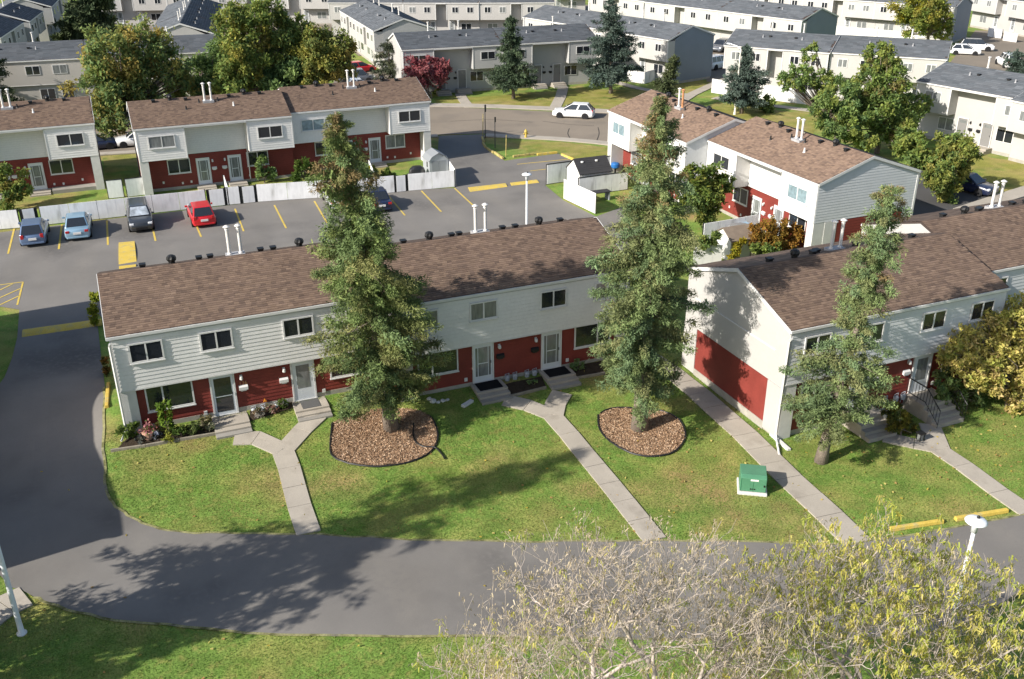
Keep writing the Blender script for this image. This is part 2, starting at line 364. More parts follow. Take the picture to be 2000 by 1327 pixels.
# markings and bumps
lot = [o for o in scene.objects if o.name == 'parking_lot_and_drive'][0]
def line(a, b, w=.13, m=yellow):
    p, q = at(*a), at(*b); d = (q-p).normalized(); n = Vector((-d.y, d.x, 0))*w/2; up = Vector((0, 0, .042))
    mb = MB(); mb.poly([p-n+up, q-n+up, q+n+up, p+n+up]); mb.obj('parking_line', m, lot)
for a, b in [((28, 448), (16, 497)), ((121, 440), (115, 488)), ((209, 432), (211, 480)), ((293, 424), (304, 472)), ((372, 415), (393, 464)), ((459, 409), (476, 453)), ((536, 402), (559, 447)), ((614, 394), (639, 437)), ((693, 387), (724, 430)), ((757, 382), (791, 422)), ((823, 374), (862, 415)), ((888, 369), (930, 408)),
             ((1010, 322), (1112, 312)), ((1036, 335), (1072, 331))]: line(a, b)
for a, b in [((45, 553), (34, 597)), ((0, 558), (46, 552)), ((0, 568), (25, 556)), ((0, 583), (40, 565)), ((0, 597), (38, 579))]: line(a, b, .11)
def bump(pts, label, m=yellow):                       # a low rounded hump, outline a-b-c-d on the ground
    a, b, c, d = [at(*p) for p in pts]; mb = MB(); n = 8; ring = []
    for i in range(n+1):
        t = i/n; h = .075*math.sin(math.pi*t)**.7+.034; ring.append((a.lerp(d, t)+Vector((0, 0, h)), b.lerp(c, t)+Vector((0, 0, h))))
    for i in range(n): mb.poly([ring[i][0], ring[i][1], ring[i+1][1], ring[i+1][0]])
    mb.poly([r[0] for r in ring]+[d, a]); mb.poly([r[1] for r in ring]+[c, b])
    tag(mb.obj('speed_bump', m), label, 'speed bump', 'yellow speed bumps')
bump([(232, 518), (267, 512), (263, 472), (232, 475)], 'broad yellow speed bump standing in front of the black car')
bump([(233, 527), (266, 522), (266, 518), (233, 521)], 'thin yellow bump strip just behind the ridge of the near brown roof')
bump([(43, 660), (200, 637), (198, 624), (45, 645)], 'worn yellow speed bump across the shaded driveway', yellow)
bump([(918, 376), (991, 366), (986, 359), (914, 367)], 'left of the two yellow bumps in a row near the white lamp', yellow)
bump([(999, 364), (1053, 358), (1046, 352), (996, 358)], 'right of the two yellow bumps in a row, beside the lamp head', yellow)
def kerb(a, b, label, w=.2, h=.16, m=yellow, end=None):
    p, q = at(*a), at(*b); d = (q-p); L = d.length; mb = MB()
    mb.prism([(0, -w/2, 0), (0, w/2, 0), (0, w/2*.8, h), (0, -w/2*.8, h)], (L, 0, 0))
    o = mb.obj('parking_kerb', m, None, p, bevel=.02); o.rotation_euler = (0, math.asin(-d.z/L), math.atan2(d.y, d.x))
    tag(o, label, 'parking kerb', 'concrete parking kerbs')
kerb((209, 798), (212, 752), 'yellow parking kerb on the grass by the house corner')
kerb((1738, 1037), (1841, 1021), 'yellow parking kerb on the lawn left of the white lamp head')
kerb((1865, 1017), (1967, 1000), 'yellow parking kerb partly behind the white lamp head')
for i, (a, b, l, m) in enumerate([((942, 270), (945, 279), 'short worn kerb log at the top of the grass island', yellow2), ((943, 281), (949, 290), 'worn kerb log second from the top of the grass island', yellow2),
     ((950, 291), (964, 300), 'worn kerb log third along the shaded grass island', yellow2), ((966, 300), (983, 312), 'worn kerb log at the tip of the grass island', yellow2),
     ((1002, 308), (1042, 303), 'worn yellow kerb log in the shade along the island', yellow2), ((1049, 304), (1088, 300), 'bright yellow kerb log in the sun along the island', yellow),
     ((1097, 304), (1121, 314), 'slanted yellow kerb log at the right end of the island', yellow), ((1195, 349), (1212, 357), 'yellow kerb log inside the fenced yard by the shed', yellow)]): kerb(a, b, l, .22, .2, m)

# ------------------------------------------------------------------ buildings
ZS, ZE, SL = 2.85, 5.5, .335                          # soffit, eave, roof slope
def clapboards(parent, u0, u1, z0, z1, place, m, expo=.185, proud=.024, inset=None, name='siding_board'):
    """lap siding: one wedge-shaped board per course. place(u, out, z) -> local point; inset(z) -> (u0, u1)"""
    n = max(1, round((z1-z0)/expo)); e = (z1-z0)/n
    for k in range(n):
        a, b = z0+k*e, z0+(k+1)*e-.011
        ua, ub = inset(a) if inset else (u0, u1); uc, ud = inset(b) if inset else (u0, u1)
        if ub-ua < .05: continue
        if ud-uc < .02: uc = ud = (ua+ub)/2
        p = [place(ua, .002, a), place(ub, .002, a), place(ub, proud, a), place(ua, proud, a), place(uc, .002, b), place(ud, .002, b), place(ud, .006, b), place(uc, .006, b)]
        MB().hexa(p).obj(name, m, parent)
def shingles(parent, p00, ux, L, vs, Sl, m, pal, n_tab=.24, expo=.145, name='shingles'):
    """courses of tabs from eave to ridge; vs = up-slope unit vector"""
    p00 = np.array(p00, float); ux = np.array(ux, float); vs = np.array(vs, float); nn = np.cross(ux, vs); nn /= np.linalg.norm(nn)
    if nn[2] < 0: nn = -nn
    rows = int(Sl/expo); cols = int(L/n_tab)+1
    r, c = np.meshgrid(np.arange(rows), np.arange(cols), indexing='ij'); r = r.ravel(); c = c.ravel()
    off = rng.uniform(0, n_tab, rows)[r]; a = np.clip(c*n_tab-off, 0, L); b = np.clip((c+1)*n_tab-off, 0, L)
    ok = b-a > .03; r, a, b = r[ok], a[ok], b[ok]; k = len(r); e = Sl/rows
    jit = rng.uniform(-.012, .012, k); s0 = r*e+jit; s1 = (r+1)*e+.01; t = .018+rng.uniform(0, .006, k)
    P = lambda u, s, h: p00+u[:, None]*ux+s[:, None]*vs+h[:, None]*nn
    z = np.zeros(k)+.001; V = np.stack([P(a, s0, z), P(b, s0, z), P(b, s0, t), P(a, s0, t), P(b, s1, z+.005), P(a, s1, z+.005)], 1).reshape(-1, 3)
    base = np.arange(k)*6
    F = np.concatenate([np.stack([base, base+1, base+2, base+3], 1), np.stack([base+3, base+2, base+4, base+5], 1)])
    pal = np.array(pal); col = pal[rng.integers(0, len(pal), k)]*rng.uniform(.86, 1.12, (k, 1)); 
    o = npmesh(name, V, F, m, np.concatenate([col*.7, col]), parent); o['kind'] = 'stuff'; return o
BROWN = [(.18, .125, .093), (.165, .115, .087), (.195, .137, .102), (.15, .104, .08), (.172, .12, .092), (.128, .09, .071)]
GREY = [(.088, .097, .110), (.078, .088, .10), (.098, .107, .12), (.084, .092, .104)]

def window(P, x, z0, z1, w, y, kind='slider', dark=None, out=-1, name='window', fr=.07, xdir=(1, 0)):
    """window centred at x on a wall plane y (local), facing -y"""
    g = {'d': glassd, 'c': glassm, 'b': glassb}[dark or random.choice('dddcc')]
    m = MB(); x0, x1 = x-w/2, x+w/2; d = .055
    m.box(x0, y-d, z0, x1, y-.003, z0+fr); m.box(x0, y-d, z1-fr, x1, y-.003, z1); m.box(x0, y-d, z0+fr, x0+fr, y-.003, z1-fr); m.box(x1-fr, y-d, z0+fr, x1, y-.003, z1-fr)
    mx = {'slider': x, 'picl': x0+w*.36, 'picr': x0+w*.64}.get(kind, x)
    m.box(mx-.035, y-d+.008, z0+fr, mx+.035, y-.003, z1-fr)
    if fr > .05: m.box(x0-.03, y-d-.035, z0-.045, x1+.03, y-.003, z0-.002)
    o = m.obj(name, white, P)
    for a, b in ((x0+fr, mx-.035), (mx+.035, x1-fr)):
        MB().box(a, y-.024, z0+fr, b, y-.016, z1-fr).obj('pane', g, o)
    return o
def windowfar(P, x, z0, z1, w, y, m=None):
    g = m or random.choice([glassd, glassd, glassm]); o = MB().box(x-w/2, y-.05, z0, x+w/2, y-.003, z1, 0)
    o.box(x-w/2+.07, y-.058, z0+.07, x-.04, y-.052, z1-.07, 1); o.box(x+.04, y-.058, z0+.07, x+w/2-.07, y-.052, z1-.07, 1)
    return o.obj('window', [white, g], P)
def door(P, x, z0, z1, w, y, style, m=doorw):
    fr = .07; mb = MB(); x0, x1 = x-w/2, x+w/2
    mb.box(x0, y-.07, z0, x0+fr, y-.003, z1); mb.box(x1-fr, y-.07, z0, x1, y-.003, z1); mb.box(x0+fr, y-.07, z1-fr, x1-fr, y-.003, z1); mb.box(x0, y-.09, z0-.03, x1, y-.003, z0)
    o = mb.obj('door_frame', white, P)
    MB().box(x0+fr+.006, y-.045, z0+.01, x1-fr-.006, y-.004, z1-fr-.006).obj('door_leaf', m, o)
    a, b, t = x0+fr+.15, x1-fr-.15, z1-fr-.16; h = t-z0
    G = lambda a, b, c, d, g=glassm: MB().box(a, y-.052, c, b, y-.046, d).obj('door_glass', g, o)
    if style == 'two': G(a-.04, b+.04, z0+.16, z0+h*.5, glassd); G(a-.04, b+.04, z0+h*.5+.05, t+.04, glassd)
    elif style == 'one': G(a+.03, b-.03, z0+.62, t-.02, glassm)
    elif style == 'grid':
        G(a-.06, a+.05, z0+.3, t); G(b-.05, b+.06, z0+.3, t); G(a+.09, b-.09, z0+.3, z0+h*.52); G(a+.09, b-.09, z0+h*.52+.05, t)
    elif style == 'fan': G(a, b, t-.25, t, glassm)
    MB().tube([(x1-fr-.1, y-.1, z0+.95), (x1-fr-.1, y-.1, z0+1.1)], .015, 6).obj('handle', black, o)
    return o
def walllamp(P, x, z, y, m=white):
    mb = MB(); mb.box(x-.06, y-.03, z-.1, x+.06, y-.003, z+.1); mb.lathe([(.03, 0), (.07, -.03), (.08, -.16), (.05, -.2)], (x, y-.11, z+.08), 8)
    mb.obj('wall_lamp', m, P)
def mailbox(P, x, z, y, m=white): 
    mb = MB(); mb.prism([(x-.2, y-.12, z-.1), (x-.2, y-.003, z-.1), (x-.2, y-.003, z+.12), (x-.2, y-.12, z+.05)], (.4, 0, 0)); mb.box(x-.12, y-.1, z-.16, x+.12, y-.02, z-.1)
    mb.obj('letter_box', m, P)
def outlet(P, x, z, y): MB().box(x-.075, y-.05, z-.09, x+.075, y-.003, z+.09).obj('vent_hood', white, P)
def meters(P, x, z, y, n=2):
    for i in range(n):
        mb = MB(); c = x+i*.42
        mb.lathe([(.03, -.18), (.12, -.14), (.13, .06), (.06, .13)], (c, y-.16, z), 9); mb.tube([(c-.1, y-.15, z-.3), (c-.1, y-.15, z+.2), (c+.1, y-.15, z+.24), (c+.1, y-.15, z-.3)], .022, 6)
        mb.obj('gas_meter', gmeter, P)
def steps(P, x, w, y, z, zg, n, land=1.0, tread=.3, mt=None):
    """landing and n-1 treads down from a door on plane y"""
    mb = MB(); rise = (z-zg)/n
    mb.box(x-w/2, y-land, zg-.6, x+w/2, y-.004, z); o = mb.obj('front_steps', concrete, P, bevel=.012)
    for k in range(1, n):
        MB().box(x-w/2+.002*k, y-land-tread*k, zg-.6, x+w/2-.002*k, y-land-tread*(k-1)-.002, z-rise*k).obj('step', concrete if k % 2 else concrete2, o, bevel=.01)
    if mt: MB().box(x-mt[0]/2, y-land+.12, z+.003, x+mt[0]/2, y-.1, z+.02).obj('door_mat', mt[1], o)
    return o
def pipes(P, x, y, z, h=1.3, m=(galv, galv), dx=.27):
    MB().box(x-.45, y-.3, z-.16, x+.45, y+.3, z+.07).obj('flashing', lead, P)
    for s, mm in ((-dx, m[0]), (dx, m[1])):
        MB().lathe([(.13, -.1), (.12, .12), (.082, .16), (.082, h), (.105, h+.02), (.085, h+.06), (.08, h+.12), (.165, h+.14), (.165, h+.17), (.05, h+.24)], (x+s, y, z), 12).obj('chimney_pipe', mm, P, smooth=False)
def turbine(P, x, y, z):
    mb = MB(); mb.lathe([(.17, -.15), (.15, .14)], (x, y, z), 10)
    n = 16; prof = [(.13, .14), (.2, .19), (.235, .3), (.2, .41), (.1, .47), (.02, .48)]
    k0 = len(mb.v)
    for r, h in prof:
        for j in range(n): t = 2*math.pi*(j+h*3)/n; q = r*(1 if j % 2 else .86); mb.v.append((x+q*math.cos(t), y+q*math.sin(t), z+h))
    for i in range(len(prof)-1):
        for j in range(n): mb.f.append((k0+i*n+j, k0+i*n+(j+1) % n, k0+(i+1)*n+(j+1) % n, k0+(i+1)*n+j)); mb.m.append(0)
    mb.obj('turbine_vent', black, P)
def boxvent(P, x, y, z, m=black): 
    mb = MB(); mb.box(x-.12, y-.12, z-.12, x+.12, y+.12, z+.12); mb.box(x-.15, y-.15, z+.12, x+.15, y+.15, z+.19); mb.obj('box_vent', m, P)
def stub(P, x, y, z, m=white): MB().lathe([(.14, -.08), (.07, .05), (.055, .28)], (x, y, z), 8).obj('vent_stub', m, P)

def block(P, x0, L, yf, D=8.2, style='bay', up=siding_w, low=red, gable=None, roofm=(shingle, BROWN), near=False, zg=0.0, ends='LR',
          zs=ZS, ze=ZE, pipey=None, far=False, win=True, doors=True, doorm=doorw, back=False, found_h=.25, vents=True, styles=('grid', 'grid')):
    """one two-dwelling block in the local frame of P: x along the eaves, y into the depth, eave plane at y = yf"""
    x1 = x0+L; ym = yf+D/2; zr = ze+SL*D/2; yb = yf+D; gable = gable or up; oh = .06
    rec = .2 if style == 'front' else 1.2
    wl = MB(); wl.box(x0, yf+rec, zg-.7, x1, yb-.2, zs, 1)
    if found_h: wl.box(x0-.012, yf+rec-.03, zg-.7, x1+.012, yb-.19, zg+found_h, 2)
    y1 = yf if style == 'front' else yf+1.2
    wl.box(x0, y1, zs, x1, yb, ze, 0)
    for xx, s in ((x0, 1), (x1, -1)): wl.prism([(xx, y1, ze), (xx, yb, ze), (xx, ym, zr-.03), (xx, max(y1, yf+.02), ze)][:3], (s*.06, 0, 0), 3)
    if far and gable is not up:
        for xx in (x0-.014, x1+.002): wl.box(xx, yf+.004 if style == 'front' else yf+1.2, zg+found_h, xx+.012, yb+.003, ze+.02, 3)
    W_ = wl.obj('wall', [jointshade if near and up is not whitewall else up, jointshadered if low is red else low, found, jointshade if near and gable in (siding_w, siding_b) else gable], P)
    # roof
    th = .13; rk = .12; ya, yc = yf-oh, yb+oh; za = ze-SL*oh+.06
    prof = [(0, ya, za), (0, ym, za+SL*(ym-ya)), (0, yc, za), (0, yc, za-th), (0, ym, za+SL*(ym-ya)-th*1.06), (0, ya, za-th)]
    rl, rr = x0-(rk if 'L' in ends else -.0), x1+(rk if 'R' in ends else .0)
    rb = MB().prism([(rl, p[1], p[2]) for p in prof], (rr-rl, 0, 0)); RO = rb.obj('roof', [roofedge], P)
    cs = 1/math.sqrt(1+SL*SL); sl_ = (ym-ya)/cs
    if not far:
        shingles(RO, (rl, ya-.02, za+.004), (1, 0, 0), rr-rl, (0, cs, SL*cs), sl_, *roofm)
        shingles(RO, (rl, yc+.02, za+.004), (1, 0, 0), rr-rl, (0, -cs, SL*cs), sl_, *roofm, n_tab=.6, expo=.3)
    else:
        for sgn, y0 in ((1, ya-.02), (-1, yc+.02)): shingles(RO, (rl, y0, za+.004), (1, 0, 0), rr-rl, (0, sgn*cs, SL*cs), sl_, *roofm, n_tab=.75, expo=.3)
    cap = MB(); cap.prism([(rl, ym-.14, za+SL*(ym-ya)-.02), (rl, ym, za+SL*(ym-ya)+.035), (rl, ym+.14, za+SL*(ym-ya)-.02)], (rr-rl, 0, 0)); cap.obj('ridge_cap', roofedge if not far else roofm[0], RO) if False else None
    # gutters and rake boards
    for y, s in ((ya, -1), (yc, 1)):
        MB().box(rl, min(y, y+s*.07), za-.14, rr, max(y, y+s*.07), za-.02).obj('gutter', white, P)
        MB().box(rl, min(y-s*.02, y-s*oh), za-.2, rr, max(y-s*.02, y-s*oh), za-.145).obj('soffit', white, P)
    for e, xx in (('L', rl-.025), ('R', rr)):
        if e not in ends: continue
        q = MB()
        for a, b in ((ya, ym), (ym, yc)):
            zA, zB = za+SL*(a-ya if a < ym else 0) if a < ym else za+SL*(ym-ya), za+SL*(ym-ya) if b <= ym else za
            q.hexa([(xx, a, zA-.17), (xx+.025, a, zA-.17), (xx+.025, b, zB-.17), (xx, b, zB-.17), (xx, a, zA+.015), (xx+.025, a, zA+.015), (xx+.025, b, zB+.015), (xx, b, zB+.015)])
        q.obj('rake_board', white, P)
    fw = lambda u, o, z: (u, yf-o, z)
    if near:
        for e, xx, sg in (('L', x0, -1), ('R', x1, 1)):
            MB().prism([(xx, yf+(.0 if style == 'front' else .0), zs), (xx, yb, zs), (xx, yb, ze), (xx, ym, zr-.05), (xx, yf, ze)], (sg*.006, 0, 0)).obj('side_cladding', gable, P)
    if style == 'front':
        if near: clapboards(W_, x0+.05, x1-.05, zs+.01, ze-.2, fw, up)
        MB().box(x0, yf-.03, zs-.05, x1, yf+rec, zs+.004).obj('soffit', white, P)
    else:
        bw, rw = (3.75, L-7.5) if style == 'bay' else (L*.43, L*.14)
        for a, b in ((x0, x0+bw), (x1-bw, x1)):
            o = MB().box(a+.002, yf, zs, b-.002, yf+1.2-.003, ze-.16).obj('bay', [up], P)
            if near: clapboards(o, a+.08, b-.08, zs+.02, ze-.2, fw, up)
            for xx in (a, b-.08): MB().box(xx-.004, yf-.035, zs, xx+.084, yf+.06, ze-.17).obj('corner_trim', white, P)
        if near: clapboards(W_, x0+bw+.02, x1-bw-.02, zs+.02, ze-.3, lambda u, o, z: (u, yf+1.2-o, z), up)
        MB().box(x0+bw+.004, yf-.12, ze-.18, x1-bw-.004, yf+1.19, ze-.12).obj('soffit', white, P)
    # piers at the row ends
    for e, a, b in (('L', x0-.012, x0+.65), ('R', x1-.65, x1+.012)):
        if e in ends and low is red:
            MB().box(a, yf+.012, zg-.6, b, yf+rec+.02, zs-.052 if style == 'front' else zs-.003).obj('pier', offwhite, P)
            MB().box(a+.0, yb-.85, zg-.6, b-.0, yb+.01, zs-.004).obj('pier', offwhite, P)
    return W_, RO
def roofz(y, yf, D=8.2, ze=ZE): return ze+SL*(D/2-abs(y-yf-D/2))+.09
def roofkit(RO, x0, L, yf, side, D=8.2, ze=ZE, chim=(galv, galv), kind='brown'):
    """vents of one block; side = -1: pipes on the eave side that faces the local front, +1: behind the ridge"""
    cx = x0+L/2; ym = yf+D/2; z = lambda y: roofz(y, yf, D, ze)
    if kind == 'brown':
        yp = ym+side*.95; pipes(RO, cx, yp, z(yp), m=chim)
        for s in (-1, 1):
            yt = ym+side*.28; turbine(RO, cx+s*3.0, yt, z(yt)-.04); boxvent(RO, cx+s*1.75, ym+side*.5, z(ym+side*.5)); boxvent(RO, cx+s*4.3, ym+side*.45, z(ym+side*.45))
            if side < 0: stub(RO, cx+s*1.9, ym-1.9, z(ym-1.9), white if s > 0 else black); stub(RO, cx+s*.75, ym-1.0, z(ym-1.0), black)
            else: boxvent(RO, cx+s*1.2, ym+.9, z(ym+.9))
    else:
        for s in (-1, 1):
            stub(RO, cx+s*2.2, ym+side*1.3, z(ym+1.3), galv) if side < 0 else None
            boxvent(RO, cx+s*1.5, ym-1.5, z(ym-1.5)-.04); stub(RO, cx+s*2.3, ym-1.7, z(ym-1.7), lead)
            MB().lathe([(.14, -.2), (.13, .1), (.09, .14), (.09, 1.0), (.15, 1.02), (.15, 1.1)], (cx+s*1.9, ym+.35, z(ym+.35)), 8).obj('chimney_pipe', galv, RO)

def front_details(P, x0, L, yf, sill, ground, names):
    """doors, windows and fittings of a red and grey front with four upper windows"""
    cx = x0+L/2; rec = yf+.2
    for s in (-1, 1):
        for k, d in enumerate((1.83, 4.8)): window(P, cx+s*d, 4.12, 5.06, 1.42, yf-.02, dark='d' if names.get('dark') else None)
        window(P, cx+s*4.15, sill+.82, ZS-.06, 2.05, rec-.02, 'picl' if s < 0 else 'picr', dark=names.get('low', 'd'))
        door(P, cx+s*1.84, sill, ZS-.055, 1.12, rec-.02, names['doors'][0 if s < 0 else 1], names.get('dm', doorw))
        lx = cx+s*1.84-s*.86
        walllamp(P, lx, sill+1.75, rec-.02, white); mailbox(P, lx-s*.05, sill+1.2, rec-.02, names['mail'][0 if s < 0 else 1])
        outlet(P, cx+s*2.75, sill+.25, rec-.02)
    meters(P, cx-.62, sill-.02, rec-.02, 2); meters(P, cx+.45, sill-.02, rec-.02, 2)

# --- the near row on the left: two blocks, the right one further forward
AL, AR = (-1.5, 12.35, 41.3), (10.75, 12.2, 39.7)
A = empty('townhouse_row', (0, 0, 0), 0, 'brown roofed townhouse row with red lower walls behind the two tall lawn spruces', 'townhouse row', 'red and grey townhouse rows')
zgA = .66
for (x0, L, yf), zg, ends, nm in ((AL, .66, 'L', dict(doors=('two', 'one'), mail=(white, white), low='d', dark=1)), (AR, .5, 'LR', dict(doors=('grid', 'grid'), mail=(black, black), low='d'))):
    Wl, RO = block(A, x0, L, yf, style='front', near=True, zg=zg, ends=ends, up=siding_w)
    clapboards(Wl, x0+.66 if 'L' in ends else x0, x0+L-(.66 if 'R' in ends else 0), zg-.02, ZS-.06, lambda u, o, z, yf=yf: (u, yf+.2-o, z), red)
    roofkit(RO, x0, L, yf, 1)
    front_details(A, x0, L, yf, .72, zg, nm)
    cx = x0+L/2
    for s in (-1, 1):
        yy = yf+.2; xs_ = cx+s*1.84
        steps(A, xs_+(.12 if s > 0 else .1), 1.6, yy-.02, .68, gz(xs_, yy-1.75)+.03, 3, 1.05, .33, mt=((.85, dmat) if s > 0 and x0 < 0 else (1.2, mat_t)) if not (s < 0 and x0 < 0) else None)
t = bpy.data.curves.new('house_number', 'FONT'); t.body = '136'; t.size = .26; t.extrude = .008; t.align_x = 'CENTER'
t.materials.append(M('brass_numeral', (.38, .2, .09), .5)); o = bpy.data.objects.new('house_number_text', t); link(o); bpy.context.view_layer.update(); me = bpy.data.meshes.new_from_object(o.evaluated_get(bpy.context.evaluated_depsgraph_get())); bpy.data.objects.remove(o); o = bpy.data.objects.new('house_number', me); link(o); o.parent = A; o.location = (AL[0]+AL[1]/2-1.84+.92, 41.3+.2-.035, .72+1.34); o.rotation_euler = (R(90), 0, 0)
for xx, yy, yt in ((AL[0]-.03, 41.26, 41.2),):       # downspout at the corner
    mb = MB(); mb.tube([(xx+.02, yy-.3, 5.33), (xx-.02, yy-.05, 5.1), (xx-.02, yy-.05, .95), (xx-.28, yy-.5, .72)], .05, 4); mb.obj('downspout', white, A)
# red lit side of the forward block
clapboards(A.children[0], 0, 0, .7, ZS, lambda u, o, z: (AR[0]-o, u, z), red, inset=lambda z: (39.95, 41.2))

# --- the near row on the right
Bx, By = 25.72, 30.42
B = empty('townhouse_row', (Bx, By, 0), 0, 'brown roofed row with tall white gable and red gable panel beside the leaning spruce', 'townhouse row', 'red and grey townhouse rows')
for k, (x0, yf) in enumerate(((0, 0), (12.55, 1.95))):
    Wl, RO = block(B, x0, 12.5, yf, style='front', near=True, zg=0, ends='L' if k == 0 else 'R', up=siding_b, gable=whitewall)
    clapboards(Wl, x0+(.66 if k == 0 else 0), x0+12.5, .2, ZS-.06, lambda u, o, z, yf=yf: (u, yf+.2-o, z), red)
    roofkit(RO, x0, 12.5, yf, 1)
    if k == 0:
        front_details(B, x0, 12.5, yf, .78, 0, dict(doors=('grid', 'one'), mail=(white, white), low='d'))
        cx = 6.25+1.84
        st = steps(B, cx+.1, 1.7, yf+.18, .76, 0.02, 4, 1.3, .3)
        steps(B, 6.25-1.84, 1.6, yf+.18, .76, 0.02, 4, 1.1, .3)
        for sx in (-.72, .92):
            rl = MB(); pts = [(cx+sx, yf+.1, 1.68), (cx+sx, yf-1.1, 1.68), (cx+sx, yf-2.05, .95)]
            rl.tube(pts, .028, 6); rl.tube([(p[0], p[1], p[2]-.72) for p in pts], .018, 5)
            for k2 in range(13):
                t_ = k2/12; yq = yf+.1-2.15*t_; zq = 1.68 if yq > yf-1.1 else 1.68-.73*(yf-1.1-yq)/.95
                rl.tube([(cx+sx, yq, zq), (cx+sx, yq, zq-(.75 if k2 % 4 else .9))], .013, 5, cap=False)
            rl.obj('railing', black, st)
    else:
        for d in (-4.8, -1.83): window(B, x0+6.25+d, 4.12, 5.06, 1.42, yf-.02)
        window(B, x0+2.1, 1.6, ZS-.06, 2.0, yf+.18, 'picl'); door(B, x0+4.4, .78, ZS-.06, 1.12, yf+.18, 'one')
    if k == 0:   # white gable skin with ledge, red panel and foundation band on the west side
        sk = MB()
        sk.box(-.02, 0.004, ZS-.25, 0-.003, 8.2, ZE-.02); sk.prism([(-.02, 0.004, ZE-.02), (-.02, 8.2, ZE-.02), (-.02, 4.1, ZE+SL*4.1-.05)], (.017, 0, 0))
        GW = sk.obj('gable_wall', whitewall, B)
        MB().box(-.05, .9, 4.15, -.021, 7.4, 4.19).obj('ledge', white, GW)
        clapboards(Wl, 0, 0, .32, ZS-.26, lambda u, o, z: (-o-.001, u, z), red, inset=lambda z: (.67, 7.35))
        for a, b in ((.016, 1.15), (7.05, 8.2)): MB().box(-.055, a, .1, -.003, b, ZS-.255).obj('side_trim', whitewall, GW)
        MB().box(-.052, 1.152, -.1, -.004, 7.048, .40).obj('foundation_band', found, GW)
        MB().tube([(-.09, -.12, 5.2), (-.11, -.02, 5.0), (-.11, .08, .35), (-.2, -.15, .16), (-.75, -1.1, .07)], .055, 4).obj('downspout', white, B)

# --- the row behind the car park
c0 = at(262, 253.5, ZE); c1 = at(850, 198.2, ZE)
C = empty('townhouse_row', (c0.x, c0.y, 0), 0, 'brown roofed townhouse row behind the long white fence and parked red car', 'townhouse row', 'red and grey townhouse rows')
def bay_details(P, x0, L, yf, sill, far=False, dm=doorw, style='grid', g=None, fit=True, lowoff=3.0):
    cx = x0+L/2; y2 = yf+1.2
    for s in (-1, 1):
        xb = cx+s*(L/2-1.9); lw = cx+s*(L/2-lowoff)
        if far: windowfar(P, xb, 3.9, 4.85, 1.8, yf, g); windowfar(P, lw, 1.2, 2.4, 1.7, y2)
        else: window(P, xb, 3.85, 4.85, 2.05, yf-.02, dark=random.choice('ddbc')); window(P, lw, 1.35, 2.55, 1.8, y2-.02, dark=random.choice('cd'))
        door(P, cx+s*1.28, sill, sill+2.2, 1.1, y2-.02, style, dm)
        if fit: walllamp(P, cx+s*.5, sill+1.9, y2, white if dm is doorw else black); mailbox(P, cx+s*.42, sill+1.25, y2, black if far else white)
        if not far: outlet(P, cx+s*2.4, .55, y2); outlet(P, cx+s*3.1, .5, y2); outlet(P, cx+s*4.6, .7, y2)
for k, (x0, yf) in enumerate(((0, 0), (12.45, 1.15))):
    Wl, RO = block(C, x0, 12.4, yf, style='bay', near=True, ends='L' if k == 0 else 'R', up=siding_w, zg=0)
    clapboards(Wl, x0+(.66 if k == 0 else 0), x0+12.4-(.66 if k == 1 else 0), .25, ZS-.01, lambda u, o, z, yf=yf: (u, yf+1.2-o, z), red)
    bay_details(C, x0, 12.4, yf, .25); roofkit(RO, x0, 12.4, yf, -1)
    for s in (-1, 1): steps(C, x0+6.2+s*1.28, 1.5, yf+1.18, .22, 0.0, 2, 1.0)
MB().tube([(8.7, -.1, 5.3), (8.62, 1.0, 5.0), (8.62, 1.08, .3)], .05, 4).obj('downspout', white, C)

# --- the row at the left edge
e0 = at(-128, 263.0, ZE); e1 = at(181, 241, ZE)
E_ = empty('townhouse_row', (e1.x, e1.y, 0), 0, 'brown roofed row end at the left edge above the blue cars', 'townhouse row', 'red and grey townhouse rows')
Wl, RO = block(E_, -12.4, 12.4, 0, style='bay', near=True, ends='LR', zg=0, up=siding_w)
clapboards(Wl, -12.4, -.66, .25, ZS-.01, lambda u, o, z: (u, 1.2-o, z), red); bay_details(E_, -12.4, 12.4, 0, .25); roofkit(RO, -12.4, 12.4, 0, -1)
for s in (-1, 1): steps(E_, -6.2+s*1.28, 1.6, 1.18, .22, 0, 2, 1.0)
MB().box(-4.0, .1, 0, -.3, 1.19, .3).obj('patio', concrete2, E_)

